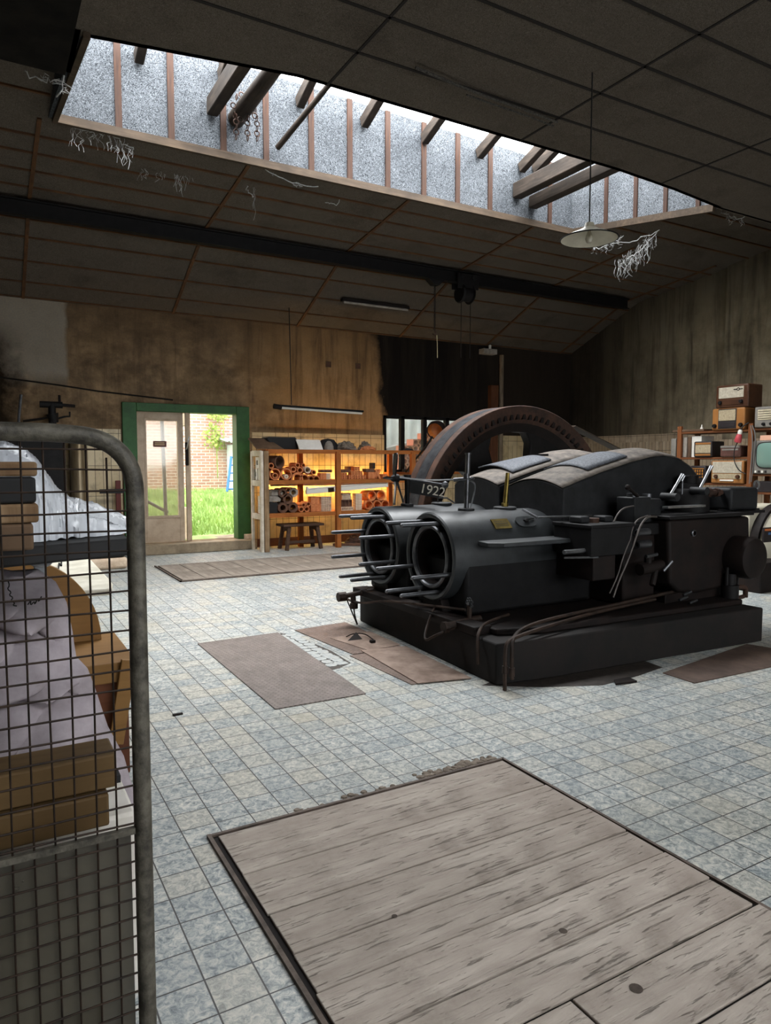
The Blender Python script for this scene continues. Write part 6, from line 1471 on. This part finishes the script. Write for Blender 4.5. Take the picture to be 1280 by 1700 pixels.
tag(obj('thin_rod', M().tube([(b_.x - .01, 11.0, 0), (b_.x, 11.0, b_.z), (a_.x, 11.0, a_.z)], .018, 8), m_steeldull), 'thin upright rod at the far left above the gate frame', 'rod')

# ================================================================== PENDANT LAMP AND COBWEBS
lc = cf * 5.9 + cr * (5.9 * (978 - 640) / F_PX) - cu * (5.9 * (397 - 850) / F_PX) + Vector((0, 0, CAM_H))
pn = thing('pendant_lamp', 'cream enamel pendant lamp shade hanging at the right end of the light well', 'lamp', lc)
obj('shade', M().lathe([(.232, 0), (.236, .004), (.17, .035), (.1, .065), (.045, .095), (.035, .13), (.032, .13), (.04, .092), (.096, .06), (.166, .03), (.23, -.002)], lc, 'z', 48, close=True), simple('cream_enamel', 'b4ad98', 'cdc7b4', 5, .35, 0, .05), pn)
obj('shade_rim', M().lathe([(.23, -.003), (.238, -.003), (.238, .005), (.23, .005)], lc, 'z', 48, close=True), m_black, pn)
obj('bulb', M().lathe([(0, -.035), (.022, -.028), (.032, 0), (.026, .03), (.014, .06), (.014, .1), (0, .1)], lc, 'z', 18), simple('frosted_bulb', '9a9484', 'b8b2a2', 5, .2, 0, 0), pn)
obj('cable', M().cyl(lc + Vector((0, 0, .13)), (lc.x, lc.y, CN), .006, seg=6), m_rubber, pn)

def strands(m_, p, n, spread, drop, r_=.0022):
    for _ in range(n):
        a = p + Vector((random.uniform(-spread, spread), random.uniform(-.04, .04), random.uniform(-.02, .03)))
        l_ = drop * random.uniform(.3, 1); pts_ = [a]
        for k in range(1, 6): pts_.append(a + Vector((random.gauss(0, .02), random.gauss(0, .015), -l_ * k / 5)))
        m_.tube(pts_, r_ * random.uniform(.6, 1.3), 4)
def garland(m_, p, q, sag, n, drop):
    pts_ = []
    for k in range(13):
        t = k / 12; c = p.lerp(q, t); c = c + Vector((random.gauss(0, .012), random.gauss(0, .012), -sag * math.sin(math.pi * t) + random.gauss(0, .012))); pts_.append(c)
    m_.tube(pts_, .006, 5)
    for c in pts_[1:-1]:
        if random.random() < n: strands(m_, c, random.choice((1, 2, 3)), .05, drop)
def web(label, fn):
    m_ = M(); fn(m_); tag(obj('cobweb', m_, m_cobweb), label, 'cobweb', 'dusty cobwebs hanging from the ceiling', 'stuff')
random.seed(21)
yt = LY1 + .08; zt_ = cz(yt)
web('dusty cobweb hanging below the left end of the light well', lambda m_: (garland(m_, PY(108, 205, yt), PY(180, 222, yt), .03, .7, .25), garland(m_, PY(180, 222, yt), PY(222, 248, yt), .0, .8, .25)))
web('fringe of cobweb strands right of the left end of the light well', lambda m_: [strands(m_, PY(px, py, 9.0), n, .06, d) for px, py, n, d in ((240, 280, 5, .25), (268, 288, 4, .15), (288, 272, 7, .35), (300, 268, 9, .4), (314, 266, 8, .35))])
web('long single cobweb thread near the ceiling batten cross', lambda m_: (strands(m_, PY(421, 303, 8.95), 3, .02, .55), garland(m_, PY(408, 305, 8.95), PY(420, 325, 8.95), .03, .0, 0)))
web('cobweb along the middle of the light well trim', lambda m_: (garland(m_, PY(440, 283, yt), PY(530, 312, yt), .04, .4, .08), garland(m_, PY(540, 335, 8.8), PY(575, 315, 8.8), .1, .1, .1)))
wr0 = PX(1045, 415, LW1 + .12)
web('thick hanging cobweb clump at the right end of the light well', lambda m_: (garland(m_, PX(1015, 402, LW1 + .1), PX(1095, 383, LW1 + .1), .06, .5, .15), garland(m_, PX(1090, 385, LW1 + .1), PX(1040, 430, LW1 + .1), .05, 1, .2), [strands(m_, PX(px, py, LW1 + .1), 9, .1, .32) for px, py in ((1030, 432), (1040, 425), (1050, 415), (1060, 405), (1078, 398))]))
web('cobweb trailing below the pendant lamp', lambda m_: (garland(m_, PX(975, 400, LW1 + .05), PX(1010, 405, LW1 + .05), .1, .4, .12), garland(m_, PX(1000, 402, LW1 + .05), PX(1035, 392, LW1 + .05), .05, .4, .1)))
web('cobweb at the right corner of the light well by the ceiling edge', lambda m_: (garland(m_, PX(1195, 350, 8.9), PX(1235, 362, 8.9), .03, .5, .12)))
web('cobweb wisps at the left below the dark ceiling edge', lambda m_: (garland(m_, PY(45, 120, 6.9), PY(95, 132, 6.9), .04, .3, .05), garland(m_, PY(118, 65, 6.6), PY(100, 160, 6.9), .02, .2, .05)))
cbp = [PZ(px, py, CN - .03) for px, py in ((690, 112), (780, 150), (830, 168), (880, 185), (925, 203))]
tag(obj('ceiling_cable', M().tube(cbp, .012, 8, 1).tube([p + Vector((0, .05, -.015)) for p in cbp[1:]], .008, 8, 1), simple('dusty_cable', '1b1816', '55504a', 60, .9, 0, 0)), 'dusty pair of cables along the near ceiling edge', 'cable')
